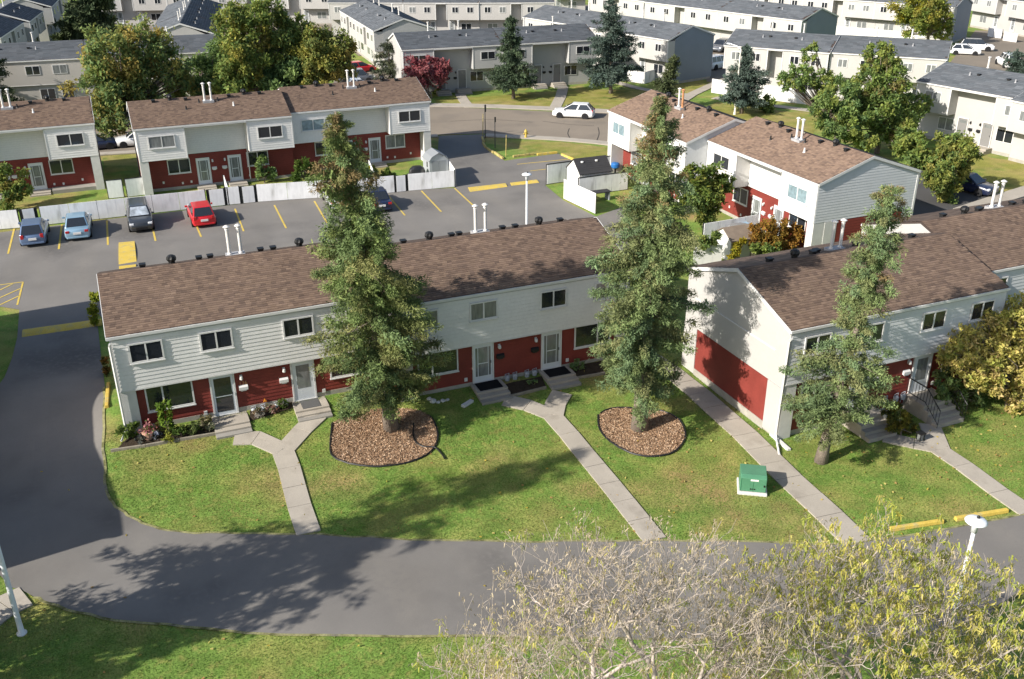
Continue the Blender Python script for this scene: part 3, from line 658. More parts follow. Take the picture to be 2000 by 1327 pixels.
# --- the row on the right that turns its side to the camera; its local front faces west
D_ = empty('townhouse_row', (41.3, 60.85, 0), R(-90), 'brown roofed row with bare white sunlit front and blue-grey gable over a red base', 'townhouse row', 'red and grey townhouse rows')
for k, (x0, yf) in enumerate(((-12.3, -1.9), (0, 0))):
    Wl, RO = block(D_, x0, 12.7 if k else 12.25, yf, style='bay', near=True, ends='LR' if k == 0 else 'R', up=siding_w, gable=siding_b)
    L = 12.7 if k else 12.25
    clapboards(Wl, x0+.1, x0+L-(.66 if k else 0), .25, ZS-.01, lambda u, o, z, yf=yf: (u, yf+1.2-o, z), red)
    bay_details(D_, x0, L, yf, .2); roofkit(RO, x0, L, yf, -1, chim=(galv, rusty) if k == 0 else (galv, galv))
    if k:
        gy0, gy1 = yf+.02, yf+8.18
        ZG = ZE+SL*4.1
        clapboards(Wl, 0, 0, ZS+.01, ZG-.1, lambda u, o, z: (x0+L+o+.002, u, z), siding_b, inset=lambda z: (gy0+max(0, (z-ZE)/SL), gy1-max(0, (z-ZE)/SL)))
        clapboards(Wl, 0, 0, .25, ZS-.02, lambda u, o, z: (x0+L+o+.002, u, z), red, inset=lambda z: (yf+1.9, yf+7.3))
        MB().box(x0+L-.3, yf+.9, 0, x0+L+.035, yf+1.88, ZS-.01).obj('pier', offwhite, D_)
        MB().box(x0+L-.1, yf+8.15, 0.1, x0+L+.05, yf+8.3, ZE-.1).obj('corner_trim', white, D_)
        boards_ = None
    else:      # white step face between the two roofs
        MB().prism([(x0+L+.004, yf+.05, ZE-.1), (x0+L+.004, yf+8.2, ZE-.1), (x0+L+.004, yf+4.1, ZE+SL*4.1-.06)], (.02, 0, 0)).obj('gable_wall', siding_b, D_)

# --- grey roofed rows further away: front-left and front-right eave corners as seen, height of the eaves
def greyrow(a, b, n, style, label, wallm, gm=None, step=0.0, doorm=doorg, sill=.5, nwin=None, fan='fan', group='grey roofed townhouse rows', cat='townhouse row', L0=None):
    p, q = at(*a, ZE), at(*b, ZE); d = q-p; rz = math.atan2(d.y, d.x); L = (L0 or d.length/n)
    P = empty('townhouse_row', (p.x, p.y, 0), rz, label, cat, group)
    for k in range(n):
        x0 = k*L; yf = step*k
        Wl, RO = block(P, x0, L-.04, yf, style=style, up=wallm, low=wallm, gable=gm or wallm, roofm=(gshingle, GREY), far=True, ends='LR' if n == 1 else ('L' if k == 0 else ('R' if k == n-1 else '')), found_h=.3)
        cx = x0+L/2
        if style == 'bay': bay_details(P, x0, L, yf, sill, True, doorm, fan)
        elif style == 'bay2':
            bw = L*.43
            for s in (-1, 1):
                for u in (.27, .73): windowfar(P, cx+s*(L/2-bw*u), 3.95, 4.9, 1.05, yf)
                windowfar(P, cx+s*(L/2-bw*.42), 1.0, 2.2, 1.7, yf+1.2); door(P, cx+s*(L/2-bw*.87), sill, sill+2.1, .95, yf+1.18, 'grid', doorw)
        else:
            for s in (-1, 1):
                for u in (1.83, 4.6): windowfar(P, cx+s*u, 3.95, 4.95, 1.5, yf)
                windowfar(P, cx+s*2.9, 1.2, 2.4, 1.6, yf+.2); windowfar(P, cx+s*5, 1.2, 2.4, 1.3, yf+.2)
        roofkit(RO, x0, L, yf, 1, kind='grey')
        if style == 'bay':
            for s in (-1, 1): steps(P, cx+s*1.28, 1.7, yf+1.18, sill-.02, 0, 3, 1.0)
    return P
greyrow((-120, 128.0), (426, 100.5), 2, 'front', 'beige row behind the left trees with dark slider windows', tanwall)
greyrow((0, 74), (45, 44), 1, 'bay2', 'nearer grey roofed block in the upper left corner with shaded windows', greywall)
greyrow((57, 42), (83, 22), 1, 'bay2', 'middle grey roofed block stepping up in the upper left corner', greywall)
greyrow((100, 13.5), (128, -16), 1, 'bay2', 'far shaded block beside the dark conifer at the top left', greywall)
greyrow((419, 66), (432, 8), 3, 'bay2', 'grey roofed row pointing away behind the autumn trees with white gable', greywall, whitewall)
greyrow((165, -8), (480, -13), 2, 'bay2', 'pale row along the top edge behind the left conifers', whitewall)
greyrow((495, -13), (650, -13), 1, 'bay2', 'pale block at the top edge above the round autumn trees', whitewall)
greyrow((641, 5.6), (935, 6.2), 2, 'bay2', 'white row with a teal curtained window near the top centre', whitewall)
greyrow((935, 6), (1082, 5.4), 1, 'bay2', 'white block with one dark picture window right of the top centre row', whitewall)
greyrow((1000, -30), (1146, -31), 1, 'bay2', 'white block end at the top edge beside a small shaded lawn', whitewall)
greyrow((663.8, 21), (730, 61), 2, 'bay2', 'grey roofed row with sunlit white west front and grey gable near the red shrub', whitewall, greywall)
greyrow((786, 98.4), (1167, 77.6), 2, 'bay', 'grey row with dark doors and concrete steps behind the two roadside conifers', greywall, whitewall)  # gable takes the whiter wall: sunlight on it put into the colour
greyrow((1022.7, 34), (1306, 79), 2, 'bay2', 'white row with broad blue gable and white garden fence behind the blue spruce', whitewall, bluegable)
greyrow((1260, 4), (1567, 41), 2, 'bay2', 'long white row with slate gable in the upper right centre', whitewall, bluegable)
greyrow((1150, -11), (1258, 3), 1, 'bay2', 'white block running out of the top edge next to the slate gable row', whitewall, bluegable)
greyrow((1416, 89), (1620, 104), 1, 'bay2', 'white block behind the blue spruce and the tall street lamp', whitewall, bluegable)
greyrow((1623, 103), (1849, 117), 1, 'bay2', 'white block with grey gable beside the two white parked cars', whitewall, bluegable)
greyrow((1440, -15), (1866, 15), 3, 'bay2', 'white row behind the yellow-green tree with tall blue gable', whitewall, bluegable)
greyrow((1793, 159), (1976, 191.5), 1, 'bay', 'white block with arched door lights behind the rounded yellowing bush', whitewall, bluegable, L0=12.1)
p14 = at(1977, 194, ZE)
greyrow((1977.5, 196.5), (2240, 250), 1, 'bay', 'white block cut off by the right edge beyond the long lawn', whitewall, bluegable, L0=12.1)
greyrow((1895, -12), (2030, 8), 1, 'bay2', 'white house row in the top right corner with a grey front door', whitewall, bluegable)

# ------------------------------------------------------------------ fences, sheds and yard things
def fence(a, b, h, label, npan=None, gate=None, m=fencew, posts=True, rail=False, post_m=darkwood, pw=2.1):
    """white board fence between two ground points, panels hung between posts"""
    p, q = (at(*a) if not isinstance(a, Vector) else a), (at(*b) if not isinstance(b, Vector) else b)
    d = q-p; L = d.length; P = empty('garden_fence' if not gate else 'garden_gate', p, math.atan2(d.y, d.x), label, 'fence' if not gate else 'gate', 'white garden fences' if not gate else 'white garden gates')
    n = npan or max(1, round(L/pw)); w = L/n
    for i in range(n):
        mb = MB(); lean = random.uniform(-.006, .006); x0, x1 = i*w+.012, (i+1)*w-.012
        mb.hexa([(x0, -.03, .06), (x1, -.03, .06), (x1, .012, .06), (x0, .012, .06), (x0, -.03+lean, h), (x1, -.03+lean, h), (x1, .012+lean, h), (x0, .012+lean, h)])
        o = mb.obj('fence_panel', m, P)
        k = max(2, round((x1-x0)/.6))
        for j in range(1, k): x = x0+(x1-x0)*j/k; MB().box(x-.012, -.034+lean*.5, .07, x+.012, -.0303+lean*.5, h-.02).obj('batten', m, o)
    if posts:
        for i in range(n+1):
            gw = .2 if gate else .045
            if gate or i in (0, n) or i % 2 == 0 or rail: MB().box(i*w-gw, .014, -.3, i*w+gw, .1, h+.03).obj('post', post_m, P)
    if rail: MB().box(0, -.04, h+.002, L, .04, h+.07).obj('top_rail', post_m, P)
    return P
fence((-70, 455), (40, 446), 1.42, 'white fence stretch cut by the left edge behind the blue wagon')
fence((50, 445), (73, 442), 1.38, 'white gate between dark posts at the far left, behind the blue wagon', 1, True)
fence((84, 441), (404, 406), 1.45, 'long white fence behind the light blue sedan and the black car')
fence((412, 405), (440, 402), 1.38, 'white gate right beside the red car', 1, True)
fence((445, 401.5), (470, 399), 1.45, 'short white fence panel between two gates', 1)
fence((476, 398.5), (499, 396), 1.38, 'white gate under the second white back door', 1, True)
fence((504, 395.5), (735, 380), 1.45, 'white fence partly hidden by the tall left spruce')
fence((738, 380), (771, 377), 1.45, 'short white fence panel right of the tall left spruce', 1)
fence((775, 376.5), (793, 374.5), 1.38, 'white gate below the covered barbecue', 1, True)
fence((798, 374), (890, 366), 1.45, 'white fence in front of the grey garden shed', 2)
fence((890, 366), (872, 336), 1.45, 'short white fence returning to the house beside the grey garden shed', 2)
fence((737, 380), (722, 345), 1.45, 'white fence between two small back yards near the yellow-leaved plant', 2)
fence((449, 401), (441, 376), 1.45, 'white fence running up between the two back doors', 1)
fence((213, 389), (243, 386), 1.5, 'white fence panel joining the left house end', 1, rail=True)
fence((250, 386), (288, 381), 1.5, 'weathered fence panel in the gap between the two brown rows', 1, rail=True)
fence((1068, 361), (1206, 341), 1.7, 'white fence with dark top rail behind the black roofed shed', 3, rail=True)
fence((1101, 389), (1163, 419), 1.65, 'bright white slanting fence at the corner of the car park', 2, m=white, posts=False)
fence((1130, 384), (1225, 371), 1.5, 'white fence with dark rail on the near side of the shed', 3, rail=True)
fence((1372, 480), (1477, 461), 1.6, 'white fence behind the grey covered heap', 4)
fence((1352, 522), (1408, 520), 1.5, 'white fence corner showing past the tall right spruce', 1, m=white, posts=False)
fence((1225, 160), (1258, 165), 1.5, 'white garden wall fence by the blue spruce, sunny half', 1, m=white, posts=False)
fence((1258, 165), (1302, 152), 1.5, 'shaded pale blue fence against the broad blue gable', 2, posts=False)
fence((1389, 182), (1420, 187), 1.7, 'white fence left of the blue spruce trunk', 1, m=white, posts=False)
fence((1480, 194), (1580, 206), 1.7, 'white fence behind the round green bush', 3, m=white, posts=False)
fence((1630, 73), (1790, 88), 1.8, 'long white fence below the yellow-green tree', 5, m=white, posts=False)
fence((104, 76), (142, 72), 1.6, 'white fence at the foot of the dark conifers', 2, m=white, posts=False)
fence((1928, 72), (1955, 76), 1.4, 'pale fence in the shade by the far right lot', 1)
fence((1958, 80), (1985, 84), 1.4, 'sunny white fence by the far right lot', 1, m=white, posts=False)

s0 = at(1131, 381)
sh = empty('garden_shed', s0, 0, 'white garden shed with black ridged roof and two roof vents', 'shed', 'garden sheds')
MB().box(0, 0, 0, 2.9, 2.3, 1.75).prism([(0, 0, 1.75), (0, 2.3, 1.75), (0, 1.15, 2.6)], (2.9, 0, 0)).obj('shed_wall', white, sh)
q = MB()
for y0, y1, z0, z1 in ((-.15, 1.15, 1.66, 2.66), (2.45, 1.15, 1.66, 2.66)): q.hexa([(-.06, y0, z0), (2.96, y0, z0), (2.96, y1, z1), (-.06, y1, z1), (-.06, y0, z0+.06), (2.96, y0, z0+.06), (2.96, y1, z1+.06), (-.06, y1, z1+.06)])
rf = q.obj('shed_roof', darkroof, sh)
for k in range(1, 8): MB().box(-.05, -.1+k*.16, 1.745+k*.123, 2.95, -.08+k*.16, 1.775+k*.123).obj('roof_rib', darkroof, rf)
for x in (.6, 1.9): MB().lathe([(.13, 0), (.13, .09), (.03, .12)], (x, .8, 2.42), 8).obj('roof_vent', white, sh)
for x in (.4, .9, 1.4, 1.9, 2.4): MB().box(x, -.02, .05, x+.04, -.002, 1.65).obj('batten', fencew, sh)
s1 = at(840, 352)
g = empty('garden_shed', s1, 0, 'small grey plastic shed with double doors behind the white fence', 'shed', 'garden sheds')
MB().prism([(0, 0, 0), (1.7, 0, 0), (1.7, 0, 1.6), (1.45, 0, 1.9), (.85, 0, 2.2), (.25, 0, 1.9), (0, 0, 1.6)], (0, 1.8, 0)).obj('shed_wall', greyplastic, g)
q = MB()
for a, b in (((-.06, 1.56), (.22, 1.93)), ((.22, 1.93), (.85, 2.25)), ((.85, 2.25), (1.48, 1.93)), ((1.48, 1.93), (1.76, 1.56))):
    q.hexa([(a[0], -.08, a[1]), (b[0], -.08, b[1]), (b[0], 1.88, b[1]), (a[0], 1.88, a[1]), (a[0], -.08, a[1]+.05), (b[0], -.08, b[1]+.05), (b[0], 1.88, b[1]+.05), (a[0], 1.88, a[1]+.05)])
q.obj('shed_roof', M('shed_roof_grey', (.22, .235, .25), .6, .3), g)
for x in (.22, .87): MB().box(x, -.03, .06, x+.6, -.003, 1.6).obj('shed_door', M('shed_door_%d' % int(x*100), (.2, .215, .23), .6), g)
MB().box(-.02, .5, 1.0, -.002, .75, 1.45).obj('vent_window', black, g)
s2 = at(1424, 512)
g = empty('garden_shed', s2, 0, 'little white shed with plain brown roof behind the near right ridge', 'shed', 'garden sheds')
MB().box(0, 0, 0, 1.9, 1.9, 1.5).prism([(0, 0, 1.5), (0, 1.9, 1.5), (0, .95, 2.05)], (1.9, 0, 0)).obj('shed_wall', white, g)
q = MB()
for y0, y1 in ((-.15, .95), (2.05, .95)): q.hexa([(-.1, y0, 1.42), (2, y0, 1.42), (2, y1, 2.08), (-.1, y1, 2.08), (-.1, y0, 1.48), (2, y0, 1.48), (2, y1, 2.14), (-.1, y1, 2.14)])
q.obj('shed_roof', brownroof, g)
s3 = at(1468, 508)
g = empty('playhouse', s3, 0, 'dark little gabled hut under the orange bush', 'hut')
MB().box(0, 0, 0, 1.3, 1.3, .95).prism([(0, 0, .95), (1.3, 0, .95), (.65, 0, 1.4)], (0, 1.3, 0)).obj('hut_wall', timber, g)
q = MB()
for x0, x1 in ((-.12, .65), (1.42, .65)): q.hexa([(x0, -.1, .87), (x1, -.1, 1.42), (x1, 1.4, 1.42), (x0, 1.4, .87), (x0, -.1, .93), (x1, -.1, 1.48), (x1, 1.4, 1.48), (x0, 1.4, .93)])
q.obj('hut_roof', darkroof, g)
def heap(loc, r, h, m, label, name, cat):             # a covered, creased lump
    mb = MB(); n = 20; prof = [(1.0, 0), (1.03, .25), (.98, .55), (.86, .82), (.55, .97), (.05, 1.0)]; k0 = 0
    for i, (a, z) in enumerate(prof):
        for j in range(n):
            t = 2*math.pi*j/n; q_ = 1+.07*(1-z)*math.sin(j*2.9)+.04*math.sin(j*5.1+i); mb.v.append((r[0]*a*q_*math.cos(t), r[1]*a*q_*math.sin(t), h*z))
    for i in range(len(prof)-1):
        for j in range(n): mb.f.append((i*n+j, i*n+(j+1) % n, (i+1)*n+(j+1) % n, (i+1)*n+j)); mb.m.append(0)
    mb.f.append(tuple((len(prof)-1)*n+j for j in range(n))); mb.m.append(0)
    return tag(mb.obj(name, m, None, loc, smooth=False), label, cat)
heap(at(815, 352), (.75, .5), 1.25, M('bin_bag_black', (.02, .02, .022), .3, .6), 'barbecue under a crumpled black cover beside the grey shed', 'covered_barbecue', 'barbecue')
heap(at(1438, 476), (1.25, .6), 1.45, tarp, 'grey tarpaulin draped over a heap against the white fence', 'covered_heap', 'tarpaulin')
def bin_(loc, m, label, s=1.0, name='wheeled_bin'):
    P = empty(name, loc, .2, label, 'bin'); P.scale = (s, s, s)
    MB().hexa([(-.24, -.27, .06), (.24, -.27, .06), (.24, .27, .06), (-.24, .27, .06), (-.3, -.34, .95), (.3, -.34, .95), (.3, .34, .95), (-.3, .34, .95)]).obj('bin_body', m, P, bevel=.03)
    MB().hexa([(-.32, -.38, .955), (.32, -.38, .955), (.32, .36, .955), (-.32, .36, .955), (-.3, -.36, 1.02), (.3, -.36, 1.02), (.3, .34, 1.08), (-.3, .34, 1.08)]).obj('bin_lid', m, P, bevel=.02)
    for x in (-.26, .26): MB().tube([(x-.03, .3, .1), (x+.03, .3, .1)], .1, 10).obj('bin_wheel', rubber, P)
bin_(at(1455, 470), bluebin, 'pale blue wheeled bin beside the grey tarpaulin', 1.15)
P = empty('feed_tub', at(1201, 345), 0, 'bright blue tub on a post at the white fence corner', 'tub')
MB().lathe([(.3, .0), (.38, .1), (.38, .35), (.3, .45), (.05, .5)], (0, 0, .75), 14).obj('tub', bluep, P); MB().box(-.06, -.06, 0, .06, .06, .76).obj('stand', darkwood, P)
P = empty('bench_table', at(1172, 391), 0, 'dark picnic table in the shaded yard by the shed', 'table')
MB().box(-.8, -.4, .68, .8, .4, .74).obj('tabletop', darkroof, P)
for x in (-.65, .65): MB().box(x-.05, -.35, 0, x+.05, .35, .678).obj('leg', greyplastic, P)

# ------------------------------------------------------------------ lamps, signs, hydrant, transformer
def lamp(base, h, label, r=.075, disc=.34, rz=0):
    P = empty('street_lamp', base, rz, label, 'street lamp', 'white street lamps')
    MB().lathe([(r*1.9, 0), (r*1.9, .05), (r*1.25, .12), (r*1.1, .5), (r*.8, h-.42)], n=14).obj('pole', lampw, P, smooth=True)
    MB().lathe([(r*1.3, h-.42), (r*1.35, h-.2), (r*1.8, h-.16), (r*1.9, h-.06)], n=14).obj('collar', lampw, P, smooth=True)
    MB().lathe([(disc*.55, h-.06), (disc, h-.03), (disc*1.02, h+.0), (disc*.8, h+.06), (disc*.25, h+.1)], n=24).obj('lamp_head', lampw, P, smooth=True)
    MB().lathe([(.05, h+.1), (.05, h+.16), (.02, h+.19)], (.06, 0, 0), n=8).obj('photocell', black, P)
    return P
def lamp_for(u, v, h, z0=0): p = at(u, v, h); return Vector((p.x, p.y, z0))
lamp(lamp_for(1907, 1018, 4.7), 4.7, 'near white street lamp with a flat round head above the bare twigs')
lamp(lamp_for(1029, 341, 5.0), 5.0, 'white street lamp standing in the car park behind the brown ridge')
P = empty('street_lamp', at(43, 1238), 0, 'white lamp post leaning out of the left edge of the picture', 'street lamp', 'white street lamps')
MB().lathe([(.17, 0), (.17, .05), (.1, .1), (.09, .6), (.07, 6.9)], n=14).obj('pole', lampw, P, smooth=True); MB().lathe([(.2, 6.9), (.36, 6.94), (.3, 7.0), (.05, 7.04)], n=20).obj('lamp_head', lampw, P, smooth=True)
p = at(1435, 224)
P = empty('street_lamp', p, 0, 'tall thin street lamp pole in front of the blue spruce', 'street lamp', 'white street lamps')
MB().lathe([(.17, 0), (.12, .4), (.07, 6.9)], n=10).obj('pole', M('cream_pole', (.66, .64, .56), .5), P); MB().tube([(0, 0, 6.9), (-.2, .5, 7.2), (-.4, 1.3, 7.3)], .05, 6).obj('arm', lampw, P)
MB().box(-.55, 1.3, 7.24, -.25, 1.9, 7.36).obj('lamp_head', lampw, P, bevel=.03)
def sign(u, v, h, label, sw, sh_, m):
    P = empty('sign_post', at(u, v), R(20), label, 'sign post', 'dark sign posts')
    MB().tube([(0, 0, 0), (0, 0, h)], .045, 6).obj('post', m, P); MB().box(-sw/2, -.06, h-sh_, sw/2, -.046, h).obj('sign_plate', m, P)
sign(948, 270, 3.3, 'tallest dark sign post beside the street corner', .22, .7, M('dark_sign', (.06, .06, .06), .6))
sign(967, 290, 3.0, 'second dark sign post on the shaded grass island', .2, .5, MATS['dark_sign'])
for u, v, h, l in ((943, 266, 2.2, 'pale thin stake at the upper corner of the island'), (988, 306, 2.0, 'pale leaning stake near the tip of the island')):
    tag(MB().tube([(0, 0, 0), (.08, .05, h)], .04, 6).obj('stake', yellow2, None, at(u, v)), l, 'stake')
P = empty('fire_hydrant', at(1027, 271), 0, 'yellow fire hydrant on the grass island', 'hydrant')
MB().lathe([(.2, 0), (.2, .06), (.13, .08), (.12, .62), (.17, .64), (.17, .7), (.13, .8), (.05, .88), (.04, .95)], n=12).obj('barrel', yellow, P, smooth=False)
for s in (-1, 1): MB().tube([(s*.1, 0, .5), (s*.25, 0, .5)], .07, 8).obj('outlet_cap', yellow, P)
P = empty('transformer_box', at(1468, 954), R(-33), 'green metal transformer box on a pale concrete pad', 'transformer box')
MB().box(-.6, -.56, -.15, .6, .58, .12).obj('pad', offwhite, P, bevel=.03)
MB().prism([(-.53, -.48, .143), (-.53, .5, .143), (-.53, .5, .86), (-.53, -.3, .86), (-.53, -.48, .78)], (1.06, 0, 0)).obj('cabinet', greenbox, P, bevel=.02)
MB().box(-.12, -.488, .66, .2, -.482, .74).obj('label_plate', plate, P)
MB().box(-.5, -.49, .15, -.48, -.481, .76).box(-.005, -.49, .15, .005, -.481, .62).obj('door_seam', M('dark_green', (.03, .15, .08), .5), P)
for dx, w in ((-.12, .06), (-.045, .05), (.03, .07)): MB().box(dx, -.487, .24, dx+w, -.481, .3).obj('stencil_mark', black, P)
MB().box(.42, -.51, .42, .47, -.482, .5).obj('handle', black, P)
p_, q_ = at(1506, 850), at(1541, 881); d_ = q_-p_
tag(MB().prism([(0, -.09, 0), (0, .09, 0), (0, .09, .1), (0, -.09, .1)], (d_.length, 0, 0)).obj('splash_block', white, None, p_), 'long white splash trough below the gable downspout', 'trough').rotation_euler = (0, 0, math.atan2(d_.y, d_.x))

# ------------------------------------------------------------------ vehicles
def car(loc, rz, label, paint, L=4.4, Wd=1.76, H=1.48, kind='hatch', roof=None, ws=None, plate_rear=True, name='parked_car', group='parked cars', detail=True):
    """x points forward; loc = centre on the ground"""
    P = empty(name, loc, rz, label, 'car', group); w = Wd/2
    cfg = {'hatch': ((-.48, -.35, .02, .275), .61), 'sedan': ((-.36, -.22, .05, .25), .62), 'suv': ((-.49, -.42, .10, .27), .60), 'van': ((-.495, -.45, .17, .33), .58), 'box': ((-.49, -.46, .10, .2), .60)}[kind]
    (b0, r0, r1, b1), bt = cfg; zb = H*bt
    st = [(-.5, .30, zb*.80, .84), (-.485, .24, zb*.97, .93), (-.44, .2, zb, .97), (-.3, .2, zb*1.01, 1.0), (0, .2, zb*.99, 1.0), (.26, .2, zb*.97, 1.0), (.40, .2, zb*.9, .97), (.475, .23, zb*.80, .9), (.5, .3, zb*.62, .8)]
    Vv, Ff = [], []
    for x, z0, z1, k in st:
        y = w*k; h = z1-z0
        Vv += [(x*L, s*yy, zz) for s, yy, zz in ((-1, y*.9, z0), (-1, y, z0+h*.3), (-1, y*.99, z0+h*.72), (-1, y*.9, z1), (1, y*.9, z1), (1, y*.99, z0+h*.72), (1, y, z0+h*.3), (1, y*.9, z0))]
    n = 8
    for i in range(len(st)-1):
        for j in range(n): Ff.append((i*n+j, i*n+(j+1) % n, (i+1)*n+(j+1) % n, (i+1)*n+j))
    mb = MB(); mb.v = Vv; mb.f = Ff+[tuple(range(n-1, -1, -1)), tuple(range((len(st)-1)*n, len(st)*n))]; mb.m = [0]*len(mb.f)
    body = mb.obj('car_body', paint, P, smooth=True, bevel=.03)
    c = MB(); wb, wr = w*.9, w*.72; z0 = zb*.985
    A8 = [(b0*L, -wb, z0), (b1*L, -wb, z0), (b1*L, wb, z0), (b0*L, wb, z0), (r0*L, -wr, H), (r1*L, -wr, H), (r1*L, wr, H), (r0*L, wr, H)]
    c.hexa(A8); c.obj('cabin', roof or paint, P, bevel=.07)
    V8 = [Vector(p) for p in A8]
    def pane(nm, a, b, c_, d, g, push):               # inset copy of a quad, slightly proud of the cabin
        ctr = (a+b+c_+d)/4; q_ = [ctr+(p-ctr)*.86 for p in (a, b, c_, d)]; nrm = (b-a).cross(d-a).normalized()
        if nrm.dot(ctr-Vector((ctr.x*0+(b0+b1)/2*L, 0, (z0+H)/2))) < 0: nrm = -nrm
        m = MB(); m.hexa([p-nrm*.02 for p in q_]+[p+nrm*push for p in q_]); m.obj(nm, g, P)
    pane('windscreen', V8[1], V8[2], V8[6], V8[5], ws or carglass, .012); pane('rear_window', V8[0], V8[3], V8[7], V8[4], carglass, .012)
    ns = 3 if kind in ('suv', 'van', 'box') else 2
    for s, (i0, i1, j0, j1) in ((0, (0, 1, 4, 5)), (1, (3, 2, 7, 6))):
        for k in range(ns):
            f0, f1 = k/ns, (k+1)/ns; pane('side_window', V8[i0].lerp(V8[i1], f0), V8[i0].lerp(V8[i1], f1), V8[j0].lerp(V8[j1], f1), V8[j0].lerp(V8[j1], f0), carglass, .012)
    rw = .31 if kind not in ('suv', 'box') else .36
    for x in (-.31*L, .31*L):
        for s in (-1, 1):
            o = MB().lathe([(rw*.62, -.1), (rw*.96, -.1), (rw, -.06), (rw, .06), (rw*.96, .1), (rw*.62, .1)], n=18).obj('tyre', rubber, P); o.location = (x, s*(w-.085), rw); o.rotation_euler = (R(90), 0, 0)
            r_ = MB().lathe([(rw*.6, -.085), (rw*.6, .085), (rw*.5, .09), (rw*.15, .075)], n=12).obj('rim', rim, o); r_.rotation_euler = (0, R(180) if s > 0 else 0, 0)
            if s > 0: r_.rotation_euler = (R(180), 0, 0)
            for k in range(5): t = k*2*math.pi/5; MB().box(-.03, rw*.2, .088, .03, rw*.52, .1).obj('spoke', black, r_).rotation_euler = (0, 0, t) if False else (0, 0, t)
            arch = MB().lathe([(rw*1.17, -.08), (rw*1.17, .075)], n=16).obj('wheel_arch', black, P); arch.location = (x, s*(w-.075), rw+.02); arch.rotation_euler = (R(90), 0, 0)
    hi = kind in ('suv', 'van', 'box', 'hatch')
    for s in (-1, 1):
        yl = w*.72*s; zt = zb*.86
        if hi: MB().box(-.5*L+.0, yl-.1, zt-.12, -.455*L, yl+.12*1, zt+.16).obj('tail_light', taill, P, bevel=.02)
        else: MB().box(-.5*L-.01, yl-.13, zt-.1, -.46*L, yl+.13, zt+.07).obj('tail_light', taill, P, bevel=.02)
        MB().box(.445*L, yl-.16, zb*.66, .49*L, yl+.14, zb*.66+.15).obj('headlight', headl, P, bevel=.03)
        MB().box(b1*L-.35, s*(w*.98)-.02, zb*1.0, b1*L-.2, s*(w*.98)+.16*s+.02, zb+.13).obj('wing_mirror', paint if detail else black, P, bevel=.03)
    MB().box(-.51*L-.005, -.26, zb*.62, -.5*L+.02, .26, zb*.62+.15).obj('number_plate', plate, P)
    MB().box(.49*L, -.4, .3, .503*L, .4, .48).obj('grille', black, P)
    MB().box(-.507*L, -w*.8, .27, -.47*L, w*.8, .4).obj('bumper', paint, P, bevel=.03)
    return P
def paint(name, col, metal=.0): return M(name, col, .28, .5, coat=.6, metal=metal, n1=(3, .04))
pred, pblue, plblue, pblk = paint('red_paint', (.52, .012, .018)), paint('slate_blue_paint', (.13, .19, .31), .3), paint('light_blue_paint', (.27, .42, .54), .3), paint('black_paint', (.03, .033, .038))
pwhite, pnavy, pgrey, psilver = paint('white_paint', (.8, .8, .8)), paint('navy_paint', (.012, .018, .05)), paint('grey_paint', (.09, .1, .12)), paint('silver_paint', (.5, .52, .55), .3)
def stall(a, b): p, q = at(*a), at(*b); return (p-q).normalized()
def park(u, v, a, b, L, flip=False, **k):              # (u, v) = middle of the end nearest the camera; a-b a stall line, far end first
    d = stall(a, b); p = at(u, v); c = p+d*(L/2+.05); h = math.atan2(d.y, d.x)
    return car(c, h+(math.pi if flip else 0), L=L, **k)
park(67, 485, (28, 448), (16, 497), 4.3, label='slate blue estate car seen from behind, leftmost of the parked row', paint=pblue, kind='hatch', H=1.5)
park(154, 473, (121, 440), (115, 488), 4.5, label='light blue sedan seen from behind beside the slate blue estate', paint=plblue, kind='sedan', H=1.45)
park(279, 457, (293, 424), (304, 472), 4.3, flip=True, label='black boxy car facing the camera with a bright reflection in its windscreen', paint=pblk, kind='box', H=1.6, ws=reflectglass)
park(402, 447, (372, 415), (393, 464), 4.2, label='red hatchback seen from behind by the white gate', paint=pred, kind='hatch', H=1.48)
park(748, 418, (757, 382), (791, 422), 4.4, label='dark blue car half hidden behind the tall left spruce', paint=pnavy, kind='sedan', H=1.45)
park(668, 414, (693, 387), (724, 430), 4.4, label='silver car glimpsed through the tall left spruce', paint=psilver, kind='sedan', H=1.45)
a, b = at(1090, 230), at(1152, 233); car((a+b)/2+Vector((.2, .5, .0)), math.atan2(b.y-a.y, b.x-a.x)+math.pi, 'white SUV driving on the street past the lawns', pwhite, 4.45, 1.8, 1.55, 'hatch', group='cars on the street')
car(at(1408, 100), R(215), 'dark SUV between the blue gable and the white block', pgrey, 4.7, 1.9, 1.7, 'suv', group='cars in the far lots')
car(at(1400, 134), R(20), 'white boxy SUV beside the broad blue gable', pwhite, 4.6, 1.85, 1.8, 'box', group='cars in the far lots')
car(at(1884, 107), R(-42), 'white hatchback nearer the grey gable, front of the white pair', pwhite, 4.2, 1.75, 1.5, 'hatch', group='cars in the far lots')
car(at(1906, 99), R(-40), 'white SUV with black roof, larger of the white pair', pwhite, 4.8, 1.9, 1.7, 'suv', roof=pblk, group='cars in the far lots')
car(at(1888, 373), R(-75), 'dark navy car in the shade behind the near right roof', pnavy, 4.5, 1.8, 1.45, 'sedan', group='cars in the far lots')
car(at(235, 248), R(172), 'dark car on the street under the left trees', pgrey, 4.4, 1.8, 1.5, 'hatch', group='cars on the street')
car(at(272, 284), R(178), 'white car whose nose shows past the brown roofed corner', pwhite, 4.5, 1.8, 1.5, 'sedan', group='cars on the street')
car(at(186, 292), R(2), 'blue car whose nose shows past the left house end', pnavy, 4.4, 1.8, 1.45, 'sedan', group='cars on the street')
car(at(696, 161), R(-8), 'grey van parked beyond the brown roof beside the dark conifer', pgrey, 4.8, 1.9, 1.7, 'van', group='cars in the far lots')
